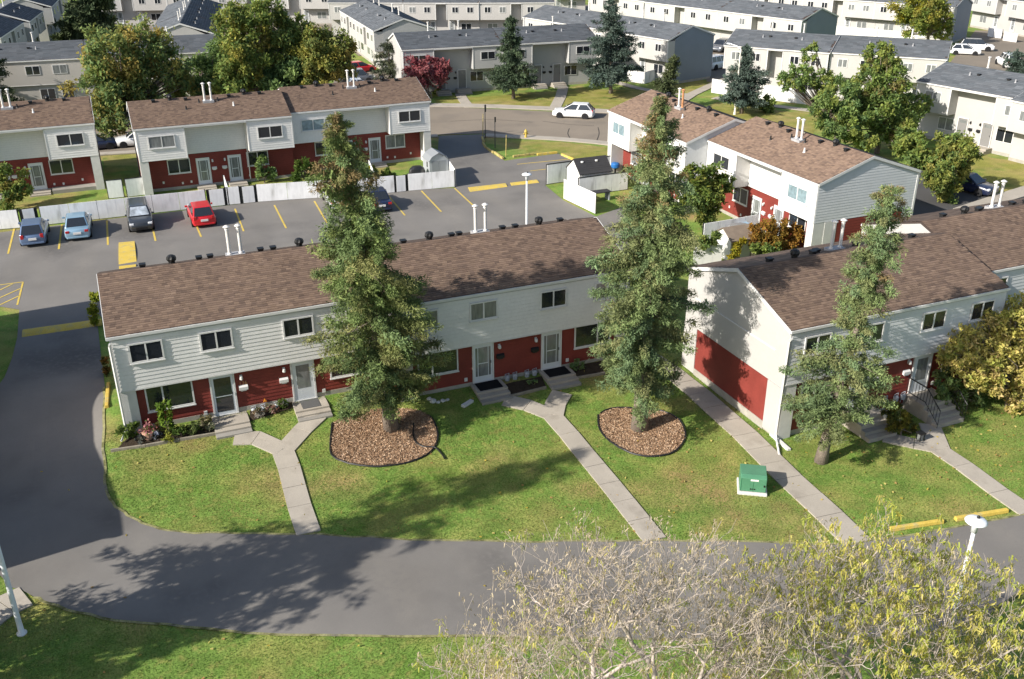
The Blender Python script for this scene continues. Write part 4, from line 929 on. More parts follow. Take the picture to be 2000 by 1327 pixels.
car(at(702, 177), R(-6), 'blue car with silver roof line just behind the brown ridge', paint('royal_blue_paint', (.02, .05, .2)), 4.4, 1.78, 1.45, 'sedan', roof=psilver, group='cars in the far lots')
car(at(704, 141), R(10), 'red car peeking over the grey van', pred, 4.2, 1.75, 1.45, 'hatch', group='cars in the far lots')
car(at(234, 41), R(20), 'dark car in front of the pale row at the top left', pgrey, 4.5, 1.8, 1.5, 'sedan', group='cars in the far lots')
car(at(1966, 130), R(60), 'white pickup behind the small blue spruce at the right edge', pwhite, 5.0, 1.95, 1.8, 'box', group='cars in the far lots')

# ------------------------------------------------------------------ trees
def quads(p, d, l, w, rg, taper=.35, bend=0.0):
    """one tapered blade per point: root p, direction d, length l, width w"""
    n = len(p); d = d/np.maximum(1e-6, np.linalg.norm(d, axis=1))[:, None]
    r = rg.normal(size=(n, 3)); s = np.cross(d, r); s /= np.maximum(1e-6, np.linalg.norm(s, axis=1))[:, None]
    l = np.broadcast_to(l, (n,))[:, None]; w = np.broadcast_to(w, (n,))[:, None]
    e = p+d*l; e[:, 2] -= bend*l[:, 0]
    return np.stack([p-s*w*.5, p+s*w*.5, e+s*w*.5*taper, e-s*w*.5*taper], 1).reshape(-1, 3)
def F4(n): return np.arange(n*4).reshape(-1, 4)
def conifer(name, label, base, top, rmax, prof, pal, seed, spacing=.26, nb=6, hang=.7, clear=.06, droop=.25, blade=(.34, .11), group=None, trunk=None, per=24, cat='spruce tree', floor=None, tuft=.55):
    rg = np.random.default_rng(seed); base = np.array(base, float); top = np.array(top, float); h = top[2]-base[2]
    if floor is None: floor = min(1.9, h*.15)*(clear > .09)
    P = empty(name, base, 0, label, cat, group)
    ax = lambda t: (top-base)*t+np.array([0, 0, 0])+(np.array([math.sin(t*5+seed)*.12*h/15, math.cos(t*4+seed)*.1*h/15, 0])*math.sin(math.pi*t))
    pts = [tuple(ax(t)) for t in np.linspace(0, 1, 14)]; r0 = trunk or h*.017
    pts[0] = (pts[0][0], pts[0][1], -.15)
    MB().tube(pts, [r0*1.35 if i == 0 else r0*(1-.93*i/13)+.01 for i in range(14)], 9).obj('trunk', bark, P, smooth=True)
    pal = np.array(pal); pos, dr, cl, ln, wd = [], [], [], [], []; limbs = MB()
    nl = int(h*(1-clear)/spacing); ph = rg.uniform(0, 6.28, 8)
    for k in range(nl):
        t = clear+(1-clear)*(k+rg.uniform(-.4, .4))/nl; t = min(max(t, clear), .995); R0 = rmax*prof(t)
        for j in range(nb):
            az = rg.uniform(0, 2*math.pi)
            lump = .78+.30*math.sin(az*2+ph[0]+t*9)+.2*math.sin(az*3+ph[1]-t*17)+.14*math.sin(t*43+ph[2])
            L = R0*rg.uniform(.72, 1.12)*min(1.25, max(.35, lump)); L = max(L, .12)
            d = np.array([math.cos(az), math.sin(az), 0.]); side = np.array([-d[1], d[0], 0.]); o = ax(t)
            n = max(2, int(L/tuft*1.5)); s = np.linspace(.22 if t < .8 else .12, 1, n)+rg.normal(0, .05, n)
            zc = -droop*L*np.abs(s)**1.2+.16*L*np.maximum(0, s-.6)+(L*.18*s if t > .75 else 0)
            lat = rg.uniform(-1, 1, n)*.26*L*(1.2-s); q = o+d*(s*L)[:, None]+side*lat[:, None]; q[:, 2] += zc
            if floor: q[:, 2] = np.maximum(q[:, 2], floor+rg.uniform(0, .6, n))
            c = (pal[rg.choice(len(pal))]*.55+pal.mean(0)*.45)*rg.uniform(.85, 1.15)
            if j % 3 == 0 and L > .9: limbs.tube([tuple(o), tuple(o+d*L*.45+np.array([0, 0, -droop*L*.4])), tuple(o+d*L*.8+np.array([0, 0, -droop*L*.75]))], [.03*h/15, .018*h/15, .006], 4, cap=False)
            if group == 'tall lawn spruces' and t > .68 and rg.random() < .2*(t-.55)/.3: c = np.array([.24, .18, .085])*rg.uniform(.8, 1.2)
            m = int(per); tz = tuft*rg.uniform(.6, 1.3, n)*(.5+.5*min(1, R0/1.2)); off = rg.normal(0, 1, (n*m, 3)); off /= np.linalg.norm(off, axis=1)[:, None]; off *= (rg.random((n*m, 1))**.33)
            dd = off*.9+d*.35+rg.normal(0, .45, (n*m, 3)); dd[:, 2] -= .35*hang
            off = off*.75+d*(off@d)[:, None]*.8; off[:, 2] -= .5*hang*np.abs(rg.normal(0, .8, n*m))
            kc = 18; oc = rg.normal(0, .19, (n*kc, 3)); pos.append(np.repeat(q, kc, 0)+oc*np.repeat(tz, kc)[:, None]-np.array([0, 0, .05])); dr.append(rg.normal(0, 1, (n*kc, 3))); cl.append(np.repeat(c[None], n*kc, 0)*rg.uniform(.75, 1.05, (n*kc, 1))); ln.append(np.repeat(tz, kc)*.30); wd.append(np.repeat(tz, kc)*.15)
            q = np.repeat(q, m, 0)+off*np.repeat(tz, m)[:, None]*.5
            pos.append(q); dr.append(dd); cl.append(np.repeat(c*rg.uniform(.8, 1.2, (n, 1)), m, 0)*rg.uniform(.75, 1.25, (n*m, 1))); ln.append(rg.uniform(.6, 1.25, n*m)*blade[0]); wd.append(rg.uniform(.7, 1.3, n*m)*blade[1])
    n = 26; tp = ax(.97)+rg.normal(0, .05, (n, 3)); pos.append(tp); u = rg.normal(0, .35, (n, 3)); u[:, 2] = 1; dr.append(u); cl.append(np.repeat(pal[:1], n, 0)); ln.append(np.full(n, blade[0]*1.1)); wd.append(np.full(n, blade[1]*.8))
    pos, dr, cl, ln, wd = map(np.concatenate, (pos, dr, cl, ln, wd))
    V_ = quads(pos, dr, ln, wd, rg, .3, .05)
    npmesh('crown', V_, F4(len(pos)), needle, cl, P)['kind'] = 'stuff'
    if limbs.v: limbs.obj('branches', bark, P)
    return P
G1 = [(0.133, 0.2, 0.064), (0.169, 0.237, 0.073), (0.22, 0.261, 0.083), (0.096, 0.156, 0.064), (0.192, 0.204, 0.071), (0.242, 0.218, 0.088), (0.136, 0.213, 0.094)]
G2 = [(0.136, 0.2, 0.077), (0.174, 0.237, 0.087), (0.214, 0.256, 0.097), (0.101, 0.168, 0.083), (0.192, 0.204, 0.083), (0.237, 0.221, 0.1), (0.133, 0.217, 0.115)]
GB = [(.085, .12, .095), (.065, .1, .08), (.11, .145, .12), (.05, .075, .06)]
GD = [(.05, .07, .035), (.065, .09, .04), (.035, .055, .03), (.085, .105, .045)]
b1 = at(766, 838); t1 = onY(655, 218, b1.y-.3)
pr1 = lambda t: (np.interp(t, [.05, .1, .2, .35, .5, .62, .72, .8, .86, .9, .94, .97, 1], [.7, .9, 1.02, 1.02, .95, .86, .75, .62, .48, .40, .24, .13, .03]))
conifer('spruce_tree', 'tall drooping lawn spruce with a bent top, left of the two giants', b1, t1, 2.35, pr1, G1, 5, spacing=.25, nb=6, hang=.75, clear=.105, droop=.28, blade=(.095, .03), per=165, tuft=.56, floor=1.75, group='tall lawn spruces', trunk=.3)
b2 = at(1249, 838); t2 = onY(1291, 186, b2.y+.2)
pr2 = lambda t: (np.interp(t, [.05, .1, .2, .35, .5, .65, .75, .83, .88, .93, .97, 1], [.7, .9, 1.0, 1.05, 1.0, .92, .80, .64, .46, .30, .15, .03]))
conifer('spruce_tree', 'tall drooping lawn spruce at the centre right with bare grey trunk foot', b2, t2, 2.1, pr2, G2, 23, spacing=.25, nb=6, hang=.95, clear=.15, droop=.32, blade=(.095, .03), per=165, tuft=.56, floor=1.8, group='tall lawn spruces', trunk=.34)
b3 = at(1603, 902); t3 = onY(1742, 362, b3.y+.4)
pr3 = lambda t: (np.interp(t, [.08, .14, .22, .32, .42, .52, .62, .75, .86, .92, .97, 1], [.8, 1.0, .98, .9, .62, .42, .50, .56, .42, .42, .22, .1]))
conifer('spruce_tree', 'thin leaning spruce with ragged crown in front of the right house', b3, t3, 2.2, pr3, G2, 31, spacing=.27, nb=5, hang=.6, clear=.17, droop=.2, blade=(.09, .029), per=150, tuft=.52, floor=1.4, group='tall lawn spruces', trunk=.24)
cone = lambda t: (1-t)**.85*.97+.03
b = at(1003, 193); conifer('spruce_tree', 'dark even conifer on the roadside lawn before the grey row', b, onY(997, 29, b.y), 2.75, lambda t: np.interp(t, [.1, .2, .3, .6, .85, 1], [.8, 1, .95, .62, .28, .03]), [(.055, .085, .05), (.075, .11, .06), (.045, .07, .042), (.09, .125, .065)], 41, .4, 8, .5, .13, .15, (.26, .1), 'conifers along the far street', trunk=.2)
b = at(1193, 183); conifer('spruce_tree', 'blue-green roadside spruce with long bare arms at the right', b, onY(1192, -2, b.y), 4.3, lambda t: np.interp(t, [.1, .2, .35, .45, .5, .65, .85, 1], [.75, 1, .9, .6, .72, .5, .34, .03]), GB, 43, .42, 8, .45, .14, .12, (.26, .1), 'conifers along the far street', trunk=.22)
b = at(1448, 222); conifer('spruce_tree', 'blue spruce behind the tall thin street lamp', b, onY(1459, 86, b.y), 2.9, lambda t: np.interp(t, [.1, .2, .35, .6, .85, 1], [.85, 1, .92, .62, .3, .03]), GB, 45, .36, 8, .4, .14, .1, (.26, .1), 'conifers along the far street', trunk=.2)
b = at(1288, 215); conifer('spruce_tree', 'narrow dark conifer rising behind the brown roof with the rusty pipe', b, onY(1318, 108, b.y), 1.35, lambda t: np.interp(t, [.1, .3, .55, .7, .9, 1], [1, 1, .85, .62, .45, .1]), [(.075, .095, .04), (.1, .115, .045), (.055, .075, .035)], 47, .3, 7, .6, .1, .2, (.26, .1), 'conifers along the far street', trunk=.15)
b = at(181, 86); conifer('spruce_tree', 'dark broad conifer at the upper left, taller of the pair', b, onY(178, -42, b.y), 5.2, lambda t: np.interp(t, [.1, .2, .5, .8, 1], [.8, 1, .75, .4, .03]), GD, 49, .55, 8, .4, .08, .12, (.8, .3), 'dark conifers at the upper left', trunk=.25)
b = at(150, 84); conifer('spruce_tree', 'smaller dark conifer left of the broad one', b, onY(143, 20, b.y), 2.9, lambda t: np.interp(t, [.1, .2, .5, .8, 1], [.8, 1, .75, .4, .03]), GD, 51, .5, 7, .4, .08, .12, (.7, .28), 'dark conifers at the upper left', trunk=.18)
b = at(-32, 236); conifer('spruce_tree', 'dark conifer cut by the left edge above the brown roof', b, onY(-30, 66, b.y), 3.6, lambda t: np.interp(t, [.1, .25, .5, .8, 1], [.8, 1, .75, .4, .03]), GD, 53, .42, 7, .5, .1, .22, (.26, .1), 'conifers along the far street', trunk=.2)
b = at(763, 176); conifer('spruce_tree', 'thin see-through conifer left of the red shrub', b, onY(757, 78, b.y), 2.5, lambda t: np.interp(t, [.1, .2, .5, .75, .9, 1], [.9, 1, .85, .8, .5, .1]), [(.045, .06, .04), (.065, .08, .05), (.085, .09, .045)], 55, .42, 6, .5, .1, .2, (.26, .1), 'conifers along the far street', trunk=.17, per=14)
b = at(1992, 152); conifer('spruce_tree', 'small blue spruce cut by the right edge', b, onY(1987, 98, b.y), 2.3, lambda t: np.interp(t, [.05, .15, .5, .8, 1], [.8, 1, .8, .45, .1]), GB, 57, .35, 8, .4, .03, .1, (.26, .1), 'conifers along the far street', trunk=.14)

def leafy(name, label, base, blobs, pal, n, size, seed, cat='tree', group=None, trunk=.16, limb=True, sub=14, spread=.3, hang=.15, bk=bark, stems=1, shell=.45):
    """blobs = [(centre, radius)], leaves gathered in clumps spread through each blob"""
    rg = np.random.default_rng(seed); base = np.array(base, float); P = empty(name, base, 0, label, cat, group); pal = np.array(pal)
    tot = sum(np.mean(r)**2 if np.ndim(r) else r*r for c, r in blobs); pos, col, ctrs = [], [], []
    for c, r in blobs:
        c = np.array(c, float)-base; r = np.broadcast_to(np.array(r, float), (3,)); k = int(n*np.mean(r)**2/tot); m = max(5, int(sub))
        u = rg.normal(size=(m, 3)); u /= np.linalg.norm(u, axis=1)[:, None]; cc = c+u*r*(rg.uniform(shell, .95, (m, 1)))
        cc[:, 2] = np.maximum(cc[:, 2], .12); ctrs.append(cc); w = rg.integers(0, m, k)
        pc = pal[rg.integers(0, len(pal), m)]*rg.uniform(.85, 1.15, (m, 1))
        pp = cc[w]+np.clip(rg.normal(0, .5, (k, 3)), -1.1, 1.1)*r*spread*rg.uniform(.5, 1.2, m)[w][:, None]; pp[:, 2] = np.maximum(pp[:, 2], .05)
        pos.append(pp); col.append((pc[w]*.6+pal[rg.integers(0, len(pal), k)]*.4)*rg.uniform(.65, 1.35, (k, 1)))
    pos, col = np.concatenate(pos), np.concatenate(col); k = len(pos)
    d = rg.normal(size=(k, 3)); d[:, 2] -= hang
    V_ = quads(pos, d, rg.uniform(.7, 1.3, k)*size, rg.uniform(.6, 1.1, k)*size*.75, rg, .45)
    if limb:
        cs = np.concatenate(ctrs); cen = cs.mean(0); fk = np.array([cen[0]*.4, cen[1]*.4, cen[2]*.45])
        for s in range(stems):
            mb = MB(); o = np.array([rg.normal(0, .15), rg.normal(0, .15), 0])*(stems > 1); f2 = fk+o*3
            mb.tube([tuple(o-np.array([0, 0, .15])), tuple(o*.5+fk*.5), tuple(f2)], [trunk*1.25, trunk, trunk*.8], 8)
            for c in cs[s::stems][::2]: mid = f2*.45+c*.55+rg.normal(0, .12, 3); mb.tube([tuple(f2), tuple(mid), tuple(c)], [trunk*.5, trunk*.28, trunk*.08], 5, cap=False)
            mb.obj('trunk' if stems == 1 else 'stem', bk, P)
    npmesh('foliage', V_, F4(k), leaf, col, P)['kind'] = 'stuff'
    return P
def blob(u, v, rpx, Y, sq=1.0):                       # blob centre seen at (u, v) in the upright plane y = Y
    c = onY(u, v, Y); dist = (np.array(c)-np.array([0, 0, H0]))@CF; r = rpx*dist/FPX; return (c, (r, r*.9, r*sq))
LG = [(0.185, 0.263, 0.069), (0.146, 0.224, 0.064), (0.244, 0.31, 0.071), (0.116, 0.185, 0.064), (0.302, 0.33, 0.078)]
LY = [(0.287, 0.276, 0.057), (0.207, 0.241, 0.057), (0.345, 0.299, 0.063), (0.149, 0.207, 0.052), (0.322, 0.253, 0.069)]
LO = [(0.271, 0.282, 0.078), (0.369, 0.321, 0.082), (0.184, 0.233, 0.07), (0.466, 0.331, 0.087), (0.145, 0.194, 0.068)]
LDK = [(0.151, 0.239, 0.094), (0.201, 0.289, 0.101), (0.113, 0.187, 0.076), (0.251, 0.339, 0.108)]
tg = 'trees behind the left row'
y = at(235, 262).y
leafy('autumn_tree', 'broad yellow and dark green tree, leftmost behind the brown row', at(235, 262), [blob(215, 105, 62, y), blob(275, 95, 62, y+2), blob(190, 175, 60, y-1), blob(255, 175, 62, y), blob(320, 130, 50, y+1), blob(215, 235, 40, y-3), blob(300, 200, 45, y-1), blob(345, 160, 36, y+2)], LO+LDK, 22000, .32, 61, group=tg, trunk=.3, stems=2, sub=26)
y = at(385, 228).y
leafy('autumn_tree', 'dark green tree between the two yellowing trees on the left', at(395, 228), [blob(395, 150, 45, y), blob(440, 130, 50, y+1), blob(370, 185, 40, y-1), blob(430, 175, 45, y)], LDK+LG[:2], 13000, .3, 62, group=tg, trunk=.25, sub=22)
y = at(495, 232).y
leafy('autumn_tree', 'tall bright yellow-green tree in the middle of the left clump', at(500, 228), [blob(455, 60, 48, y), blob(520, 45, 55, y+1), blob(480, 110, 50, y-1), blob(455, 160, 42, y-2), blob(540, 100, 50, y), blob(585, 75, 42, y+2)], LY+LG, 21000, .3, 63, group=tg, trunk=.28, stems=2, sub=26)
leafy('autumn_tree', 'deep green tree in the shade at the heart of the left clump', at(560, 215), [blob(545, 110, 50, y+3), blob(575, 145, 48, y), blob(540, 165, 45, y-2)], LDK, 13000, .3, 64, group=tg, trunk=.25, sub=24)
leafy('autumn_tree', 'golden green tree at the right end of the left clump', at(625, 195), [blob(620, 95, 46, y-1), blob(655, 90, 42, y), blob(630, 135, 46, y-2), blob(665, 125, 34, y-1), blob(610, 160, 30, y-3)], LY[:4]+LO, 17000, .28, 65, group=tg, trunk=.22, stems=2, sub=24)
y = at(120, 190).y
leafy('autumn_bush', 'low yellow bush peeping over the left brown roof', at(112, 196), [blob(110, 184, 20, y), blob(150, 180, 22, y), blob(165, 165, 25, y)], LY, 2500, .3, 66, 'bush', 'far garden bushes', .06)
y = at(828, 190).y
leafy('red_shrub', 'large crimson shrub before the grey row', at(838, 192), [blob(810, 132, 24, y), blob(838, 128, 26, y), blob(862, 132, 20, y), blob(825, 148, 26, y-1), blob(855, 150, 22, y-1)], [(.40, .12, .13), (.30, .075, .09), (.46, .19, .19), (.2, .06, .07)], 5500, .3, 67, 'shrub', None, .1, stems=3, sub=20)
y = at(1812, 96).y
leafy('autumn_tree', 'big yellow-green tree with golden clump beside the tall blue gable', at(1812, 96), [blob(1775, 12, 36, y), blob(1825, 5, 40, y), blob(1785, 45, 34, y-1), blob(1835, 55, 28, y-1), blob(1812, 30, 34, y-1.5), blob(1842, 38, 20, y-2)], LY+LG[:3]+[(.4, .34, .03), (.34, .32, .03)], 16000, .3, 68, group='trees in the upper right', trunk=.25, sub=24)
y = at(1700, 300).y
leafy('mixed_tree', 'large loose tree with a reddish tip in front of the white blocks, right', at(1712, 300), [blob(1715, 115, 34, y+2), blob(1735, 130, 30, y+1), blob(1705, 195, 38, y), blob(1735, 240, 40, y-1), blob(1740, 165, 42, y), blob(1690, 165, 40, y+1), blob(1715, 215, 46, y-1), blob(1770, 215, 36, y), blob(1800, 205, 24, y+1), blob(1760, 262, 40, y-2), blob(1690, 255, 44, y-2)], LG+[(.2, .14, .06)]+LG, 24000, .25, 69, group='trees in the upper right', trunk=.2, stems=3, sub=24, spread=.26)
leafy('mixed_tree', 'looser sparse tree left of the large loose tree with airy branches', at(1640, 285), [blob(1585, 105, 20, y+3), blob(1565, 150, 30, y+3), blob(1610, 165, 34, y+2), blob(1640, 190, 42, y), blob(1620, 225, 40, y-1), blob(1655, 250, 40, y-2), blob(1535, 155, 20, y+4)], LG+LDK, 11000, .24, 70, group='trees in the upper right', trunk=.16, stems=3, sub=22, spread=.22)
y = at(1855, 385).y
leafy('yellowing_tree', 'rounded yellowing tree beside the dark navy car', at(1850, 382), [blob(1860, 285, 36, y+1), blob(1880, 300, 32, y), blob(1840, 320, 34, y), blob(1870, 330, 30, y), blob(1825, 350, 30, y-1), blob(1850, 372, 28, y-1)], LY[:2]+LG+LO[:2], 14000, .22, 71, group='trees in the upper right', trunk=.14, stems=2, sub=22)
leafy('leafy_bush', 'dark green bush at the foot of the large loose tree', at(1782, 325), [blob(1780, 290, 34, y+2), blob(1800, 315, 26, y+1)], LG+[(.2, .14, .03)], 3500, .28, 72, 'bush', 'trees in the upper right', .07)
leafy('round_bush', 'round green bush on the lawn before the white fence', at(1497, 219), [blob(1497, 205, 17, at(1497, 219).y)], LG, 1800, .26, 73, 'bush', 'far garden bushes', .06)
leafy('round_bush', 'small bright bush at the foot of the blue-green roadside spruce', at(1160, 168), [blob(1160, 158, 10, at(1160, 168).y)], LG, 700, .25, 74, 'bush', 'far garden bushes', .05)
leafy('tall_shrub', 'dark columnar shrub at the corner of the broad blue gable', at(1379, 147), [blob(1379, 132, 7, at(1379, 147).y, 2.4)], LDK, 900, .25, 75, 'shrub', 'far garden bushes', .05)
leafy('flower_hedge', 'row of leafy plants under the grey house wall behind the red shrub', at(925, 176), [blob(898, 170, 9, at(898, 174).y), blob(925, 168, 9, at(925, 174).y), blob(945, 170, 8, at(945, 174).y), blob(855, 180, 9, at(855, 184).y), blob(875, 178, 8, at(875, 180).y)], LG, 2400, .22, 76, 'hedge', 'far garden bushes', .04, limb=False)
# around the car park row
y = at(30, 405).y
leafy('garden_bush', 'green and orange bush at the left edge before the back door', at(22, 402), [blob(20, 350, 30, y), blob(40, 375, 24, y-.5), blob(10, 385, 28, y-.5)], LG+[(.2, .13, .03)], 4500, .2, 77, 'bush', 'back yard bushes', .06)
leafy('garden_bush', 'dark small tree below the white back window', at(517, 358), [blob(514, 322, 17, at(517, 358).y), blob(524, 338, 15, at(517, 358).y), blob(508, 342, 12, at(517, 358).y)], LDK+LG[:1], 2200, .17, 78, 'bush', 'back yard bushes', .05)
leafy('garden_bush', 'fresh green bush behind the white fence left of the spruce', at(597, 362), [blob(590, 325, 18, at(597, 362).y), blob(608, 338, 20, at(597, 362).y), blob(585, 345, 16, at(597, 362).y)], [(.09, .15, .025), (.07, .12, .025), (.12, .17, .03)], 3200, .17, 79, 'bush', 'back yard bushes', .05)
leafy('garden_plant', 'yellow-leaved plant by the small yard fence', at(730, 352), [blob(728, 333, 9, at(730, 352).y), blob(733, 345, 9, at(730, 352).y)], [(.3, .28, .03), (.2, .22, .03)], 900, .16, 80, 'plant', 'back yard bushes', .03)
leafy('garden_plant', 'light green plant next to the yellow-leaved one', at(754, 354), [blob(754, 338, 11, at(754, 354).y), blob(765, 345, 7, at(754, 354).y)], [(.1, .16, .03), (.14, .2, .04)], 900, .16, 81, 'plant', 'back yard bushes', .03)
y = at(1380, 450).y
leafy('garden_tree', 'yellow-green tree squeezed between the right tall spruce and the red wall', at(1375, 445), [blob(1355, 345, 28, y), blob(1390, 350, 30, y), blob(1410, 360, 24, y), blob(1370, 380, 34, y-1), blob(1345, 395, 26, y-1), blob(1395, 395, 24, y-1), blob(1375, 418, 26, y-1)], LG+[(.11, .15, .022), (.16, .15, .025), (.08, .13, .022)], 8500, .2, 82, group='back yard trees', trunk=.12, sub=22)
y = at(1510, 492).y-.6
leafy('orange_bush', 'big rust orange bush against the red side wall', at(1512, 500), [blob(1485, 452, 25, y), blob(1520, 450, 26, y), blob(1545, 462, 24, y), blob(1470, 470, 20, y), blob(1500, 475, 24, y-.4), blob(1535, 480, 24, y-.4)], [(.3, .16, .03), (.24, .12, .03), (.36, .22, .04), (.2, .15, .03)], 6500, .17, 83, 'bush', None, .06, stems=3, sub=22)
leafy('garden_bush', 'green lower bush growing before the rust orange one', at(1500, 508), [blob(1490, 487, 16, y-1), blob(1515, 488, 16, y-1), blob(1475, 486, 10, y-1)], LG, 2200, .16, 84, 'bush', 'back yard bushes', .04)
leafy('garden_plant', 'bright yellow shrub beside the little brown shed roof', at(1444, 510), [blob(1440, 478, 10, y), blob(1436, 492, 10, y-.5), blob(1450, 470, 7, y), blob(1428, 503, 8, y-.6)], [(.42, .33, .02), (.34, .28, .03), (.25, .25, .03)], 1600, .16, 85, 'plant', 'back yard bushes', .03)
leafy('garden_bush', 'green bush between the white fence and the right tall spruce', at(1385, 500), [blob(1385, 478, 16, y), blob(1372, 470, 12, y), blob(1398, 462, 10, y)], LG+[(.14, .1, .04)], 1600, .17, 86, 'bush', 'back yard bushes', .04)
leafy('yellow_sapling', 'yellow-green sapling behind the left end of the near row', at(186, 640), [blob(188, 580, 11, at(186, 640).y), blob(180, 605, 11, at(186, 640).y), blob(184, 625, 10, at(186, 640).y)], [(.36, .36, .04), (.28, .32, .04), (.2, .26, .03)], 1500, .15, 87, 'sapling', None, .03)
leafy('dry_shrub', 'orange and green dry shrub against the left end wall', at(207, 735), [blob(205, 705, 8, at(207, 735).y), blob(208, 724, 8, at(207, 735).y)], [(.28, .15, .04), (.1, .13, .03)], 700, .12, 88, 'shrub', None, .02)
# right: yellow tree and shrubs by the steps
y = at(1945, 800).y+.5
yb_ = [blob(1895, 665, 42, y+.6, .9), blob(1950, 635, 50, y+.8, .9), blob(2000, 610, 50, y+1, .9), blob(1880, 700, 38, y), blob(1940, 700, 50, y-.2), blob(1990, 690, 55, y-.2), blob(1985, 750, 42, y-.8), blob(2030, 720, 60, y), blob(2030, 640, 55, y+1), blob(1850, 695, 24, y+.4), blob(1935, 745, 30, y-.8), blob(1990, 790, 26, y-1.2), blob(1905, 735, 26, y-.6)]
leafy('golden_tree', 'broad golden yellow tree at the right edge before the grey wall', at(1975, 805), yb_, [(.54, .47, .12), (.48, .42, .12), (.60, .50, .17), (.40, .41, .10), (.28, .32, .075), (.58, .43, .2)], 19000, .16, 89, group=None, trunk=.08, stems=3, sub=40, spread=.26, shell=.25)
leafy('garden_bush', 'dark olive bush between the front steps and the golden tree', at(1865, 800), [blob(1845, 745, 28, at(1865, 800).y), blob(1870, 770, 28, at(1865, 800).y), blob(1845, 780, 22, at(1865, 800).y), blob(1900, 775, 26, at(1865, 800).y), blob(1862, 700, 22, at(1865, 800).y+.8)], LDK+[(.1, .1, .035), (.13, .14, .03)], 5500, .13, 90, 'bush', 'front garden bushes', .05)
leafy('garden_bush', 'yellow and green bush left of the black railing', at(1760, 850), [blob(1745, 805, 20, at(1760, 850).y), blob(1765, 820, 20, at(1760, 850).y), blob(1745, 835, 16, at(1760, 850).y), blob(1775, 838, 14, at(1760, 850).y)], [(.09, .11, .03), (.2, .19, .03), (.06, .08, .03), (.28, .22, .04)], 3500, .11, 91, 'bush', 'front garden bushes', .04)

# ------------------------------------------------------------------ beds, edging and small garden things
def inpoly(x, y, poly):
    r = np.zeros(len(x), bool); n = len(poly)
    for i in range(n):
        x0, y0 = poly[i][:2]; x1, y1 = poly[(i+1) % n][:2]
        if y0 == y1: continue
        c = ((y0 > y) != (y1 > y)) & (x < (x1-x0)*(y-y0)/(y1-y0)+x0); r ^= c
    return r
def chipbed(label, outline, seed, n, edge_from, edge_to):
    pts = smoothline(outline+[outline[0]], 4)[:-1]
    B_ = sheet('mulch_bed', pts, mulch, .035, kind='structure', step=.5); B_['label'] = label
    rg = np.random.default_rng(seed); xs, ys = np.array(pts).T; X = rg.uniform(xs.min(), xs.max(), n*2); Y = rg.uniform(ys.min(), ys.max(), n*2); k = inpoly(X, Y, pts); X, Y = X[k][:n], Y[k][:n]
    p = np.stack([X, Y, [gz(a, b)+.045 for a, b in zip(X, Y)]], 1); d = rg.normal(size=p.shape); d[:, 2] = np.abs(d[:, 2])*.35
    pal = np.array([(.36, .24, .15), (.31, .2, .125), (.42, .29, .19), (.26, .165, .105), (.5, .37, .26), (.37, .245, .15)])
    npmesh('wood_chips', quads(p, d, rg.uniform(.04, .10, len(p)), rg.uniform(.02, .04, len(p)), rg, .8), F4(len(p)), chips, pal[rg.integers(0, 6, len(p))]*rg.uniform(.7, 1.25, (len(p), 1)), B_)['kind'] = 'stuff'
    mb = MB(); L = [(q[0], q[1], gz(q[0], q[1])+.05+random.uniform(-.015, .015)) for q in pts[edge_from:edge_to]]; mb.tube(L, .045, 6); mb.obj('edging_strip', black, B_)
    NOGRASS.append(pts); return B_
chipbed('wood chip bed round the foot of the left tall spruce', px([(649, 828), (645, 878), (656, 897), (692, 909), (742, 913), (800, 904), (840, 885), (855, 858), (850, 830), (836, 812), (800, 800), (740, 800), (690, 806)]), 1, 10000, 0, 37)
chipbed('oval wood chip bed round the foot of the centre right spruce', px([(1168, 812), (1172, 842), (1200, 870), (1240, 889), (1285, 893), (1320, 882), (1338, 857), (1335, 836), (1322, 818), (1290, 804), (1240, 799), (1195, 799)]), 2, 8000, 0, 48)
hose = MB(); L = smoothline(px([(808, 830), (807, 850), (812, 866), (828, 875), (848, 876), (860, 886), (869, 899)]), 4); hose.tube([(q[0], q[1], gz(*q)+.07) for q in L], .035, 6)
tag(hose.obj('edging_loop', black), 'loose black edging strip curling off the left wood chip bed', 'edging strip')
def soilbed(pts, label, edge=None):
    S_ = sheet('soil_bed', px(pts), soil, .03); S_['label'] = label; NOGRASS.append(px(pts))
    if edge:
        for a, b in zip(edge[:-1], edge[1:]):
            p, q = at(*a), at(*b); d = q-p; o = MB().box(0, -.05, -.1, d.length-.01, .05, .13).obj('edging_timber', timber, S_, p, bevel=.01); o.rotation_euler = (0, -math.asin(d.z/d.length), math.atan2(d.y, d.x))
soilbed([(226, 881), (424, 850), (420, 822), (345, 838), (280, 850), (250, 856)], 'flower bed under the left front window', [(217, 883), (285, 873), (352, 861), (424, 849)])
soilbed([(488, 824), (572, 798), (570, 782), (520, 792), (488, 804)], 'small flower bed between the two left doors')
soilbed([(985, 774), (1067, 758), (1058, 736), (1000, 748), (972, 756)], 'shaded soil bed between the two right doors', [(995, 777), (1067, 759)])
soilbed([(1118, 742), (1180, 730), (1175, 706), (1112, 718)], 'soil bed under the curtained window', [(1120, 742), (1182, 731)])
def plant(u, v, r, h, pal, n, size, label, name='garden_plant', cat='plant'):
    p = at(u, v); leafy(name, label, p, [(p+Vector((0, 0, h*.55)), (r, r*.8, h*.5))], pal, n, size, int(u*7+v), cat, 'front bed plants', .012, sub=10, spread=.32)
GRN = [(.10, .15, .03), (.07, .12, .025), (.13, .18, .04), (.05, .09, .02)]
plant(250, 858, .5, .8, [(.16, .22, .05), (.12, .18, .035), (.09, .14, .03)], 300, .16, 'broad leaved light green plant at the left end of the flower bed')
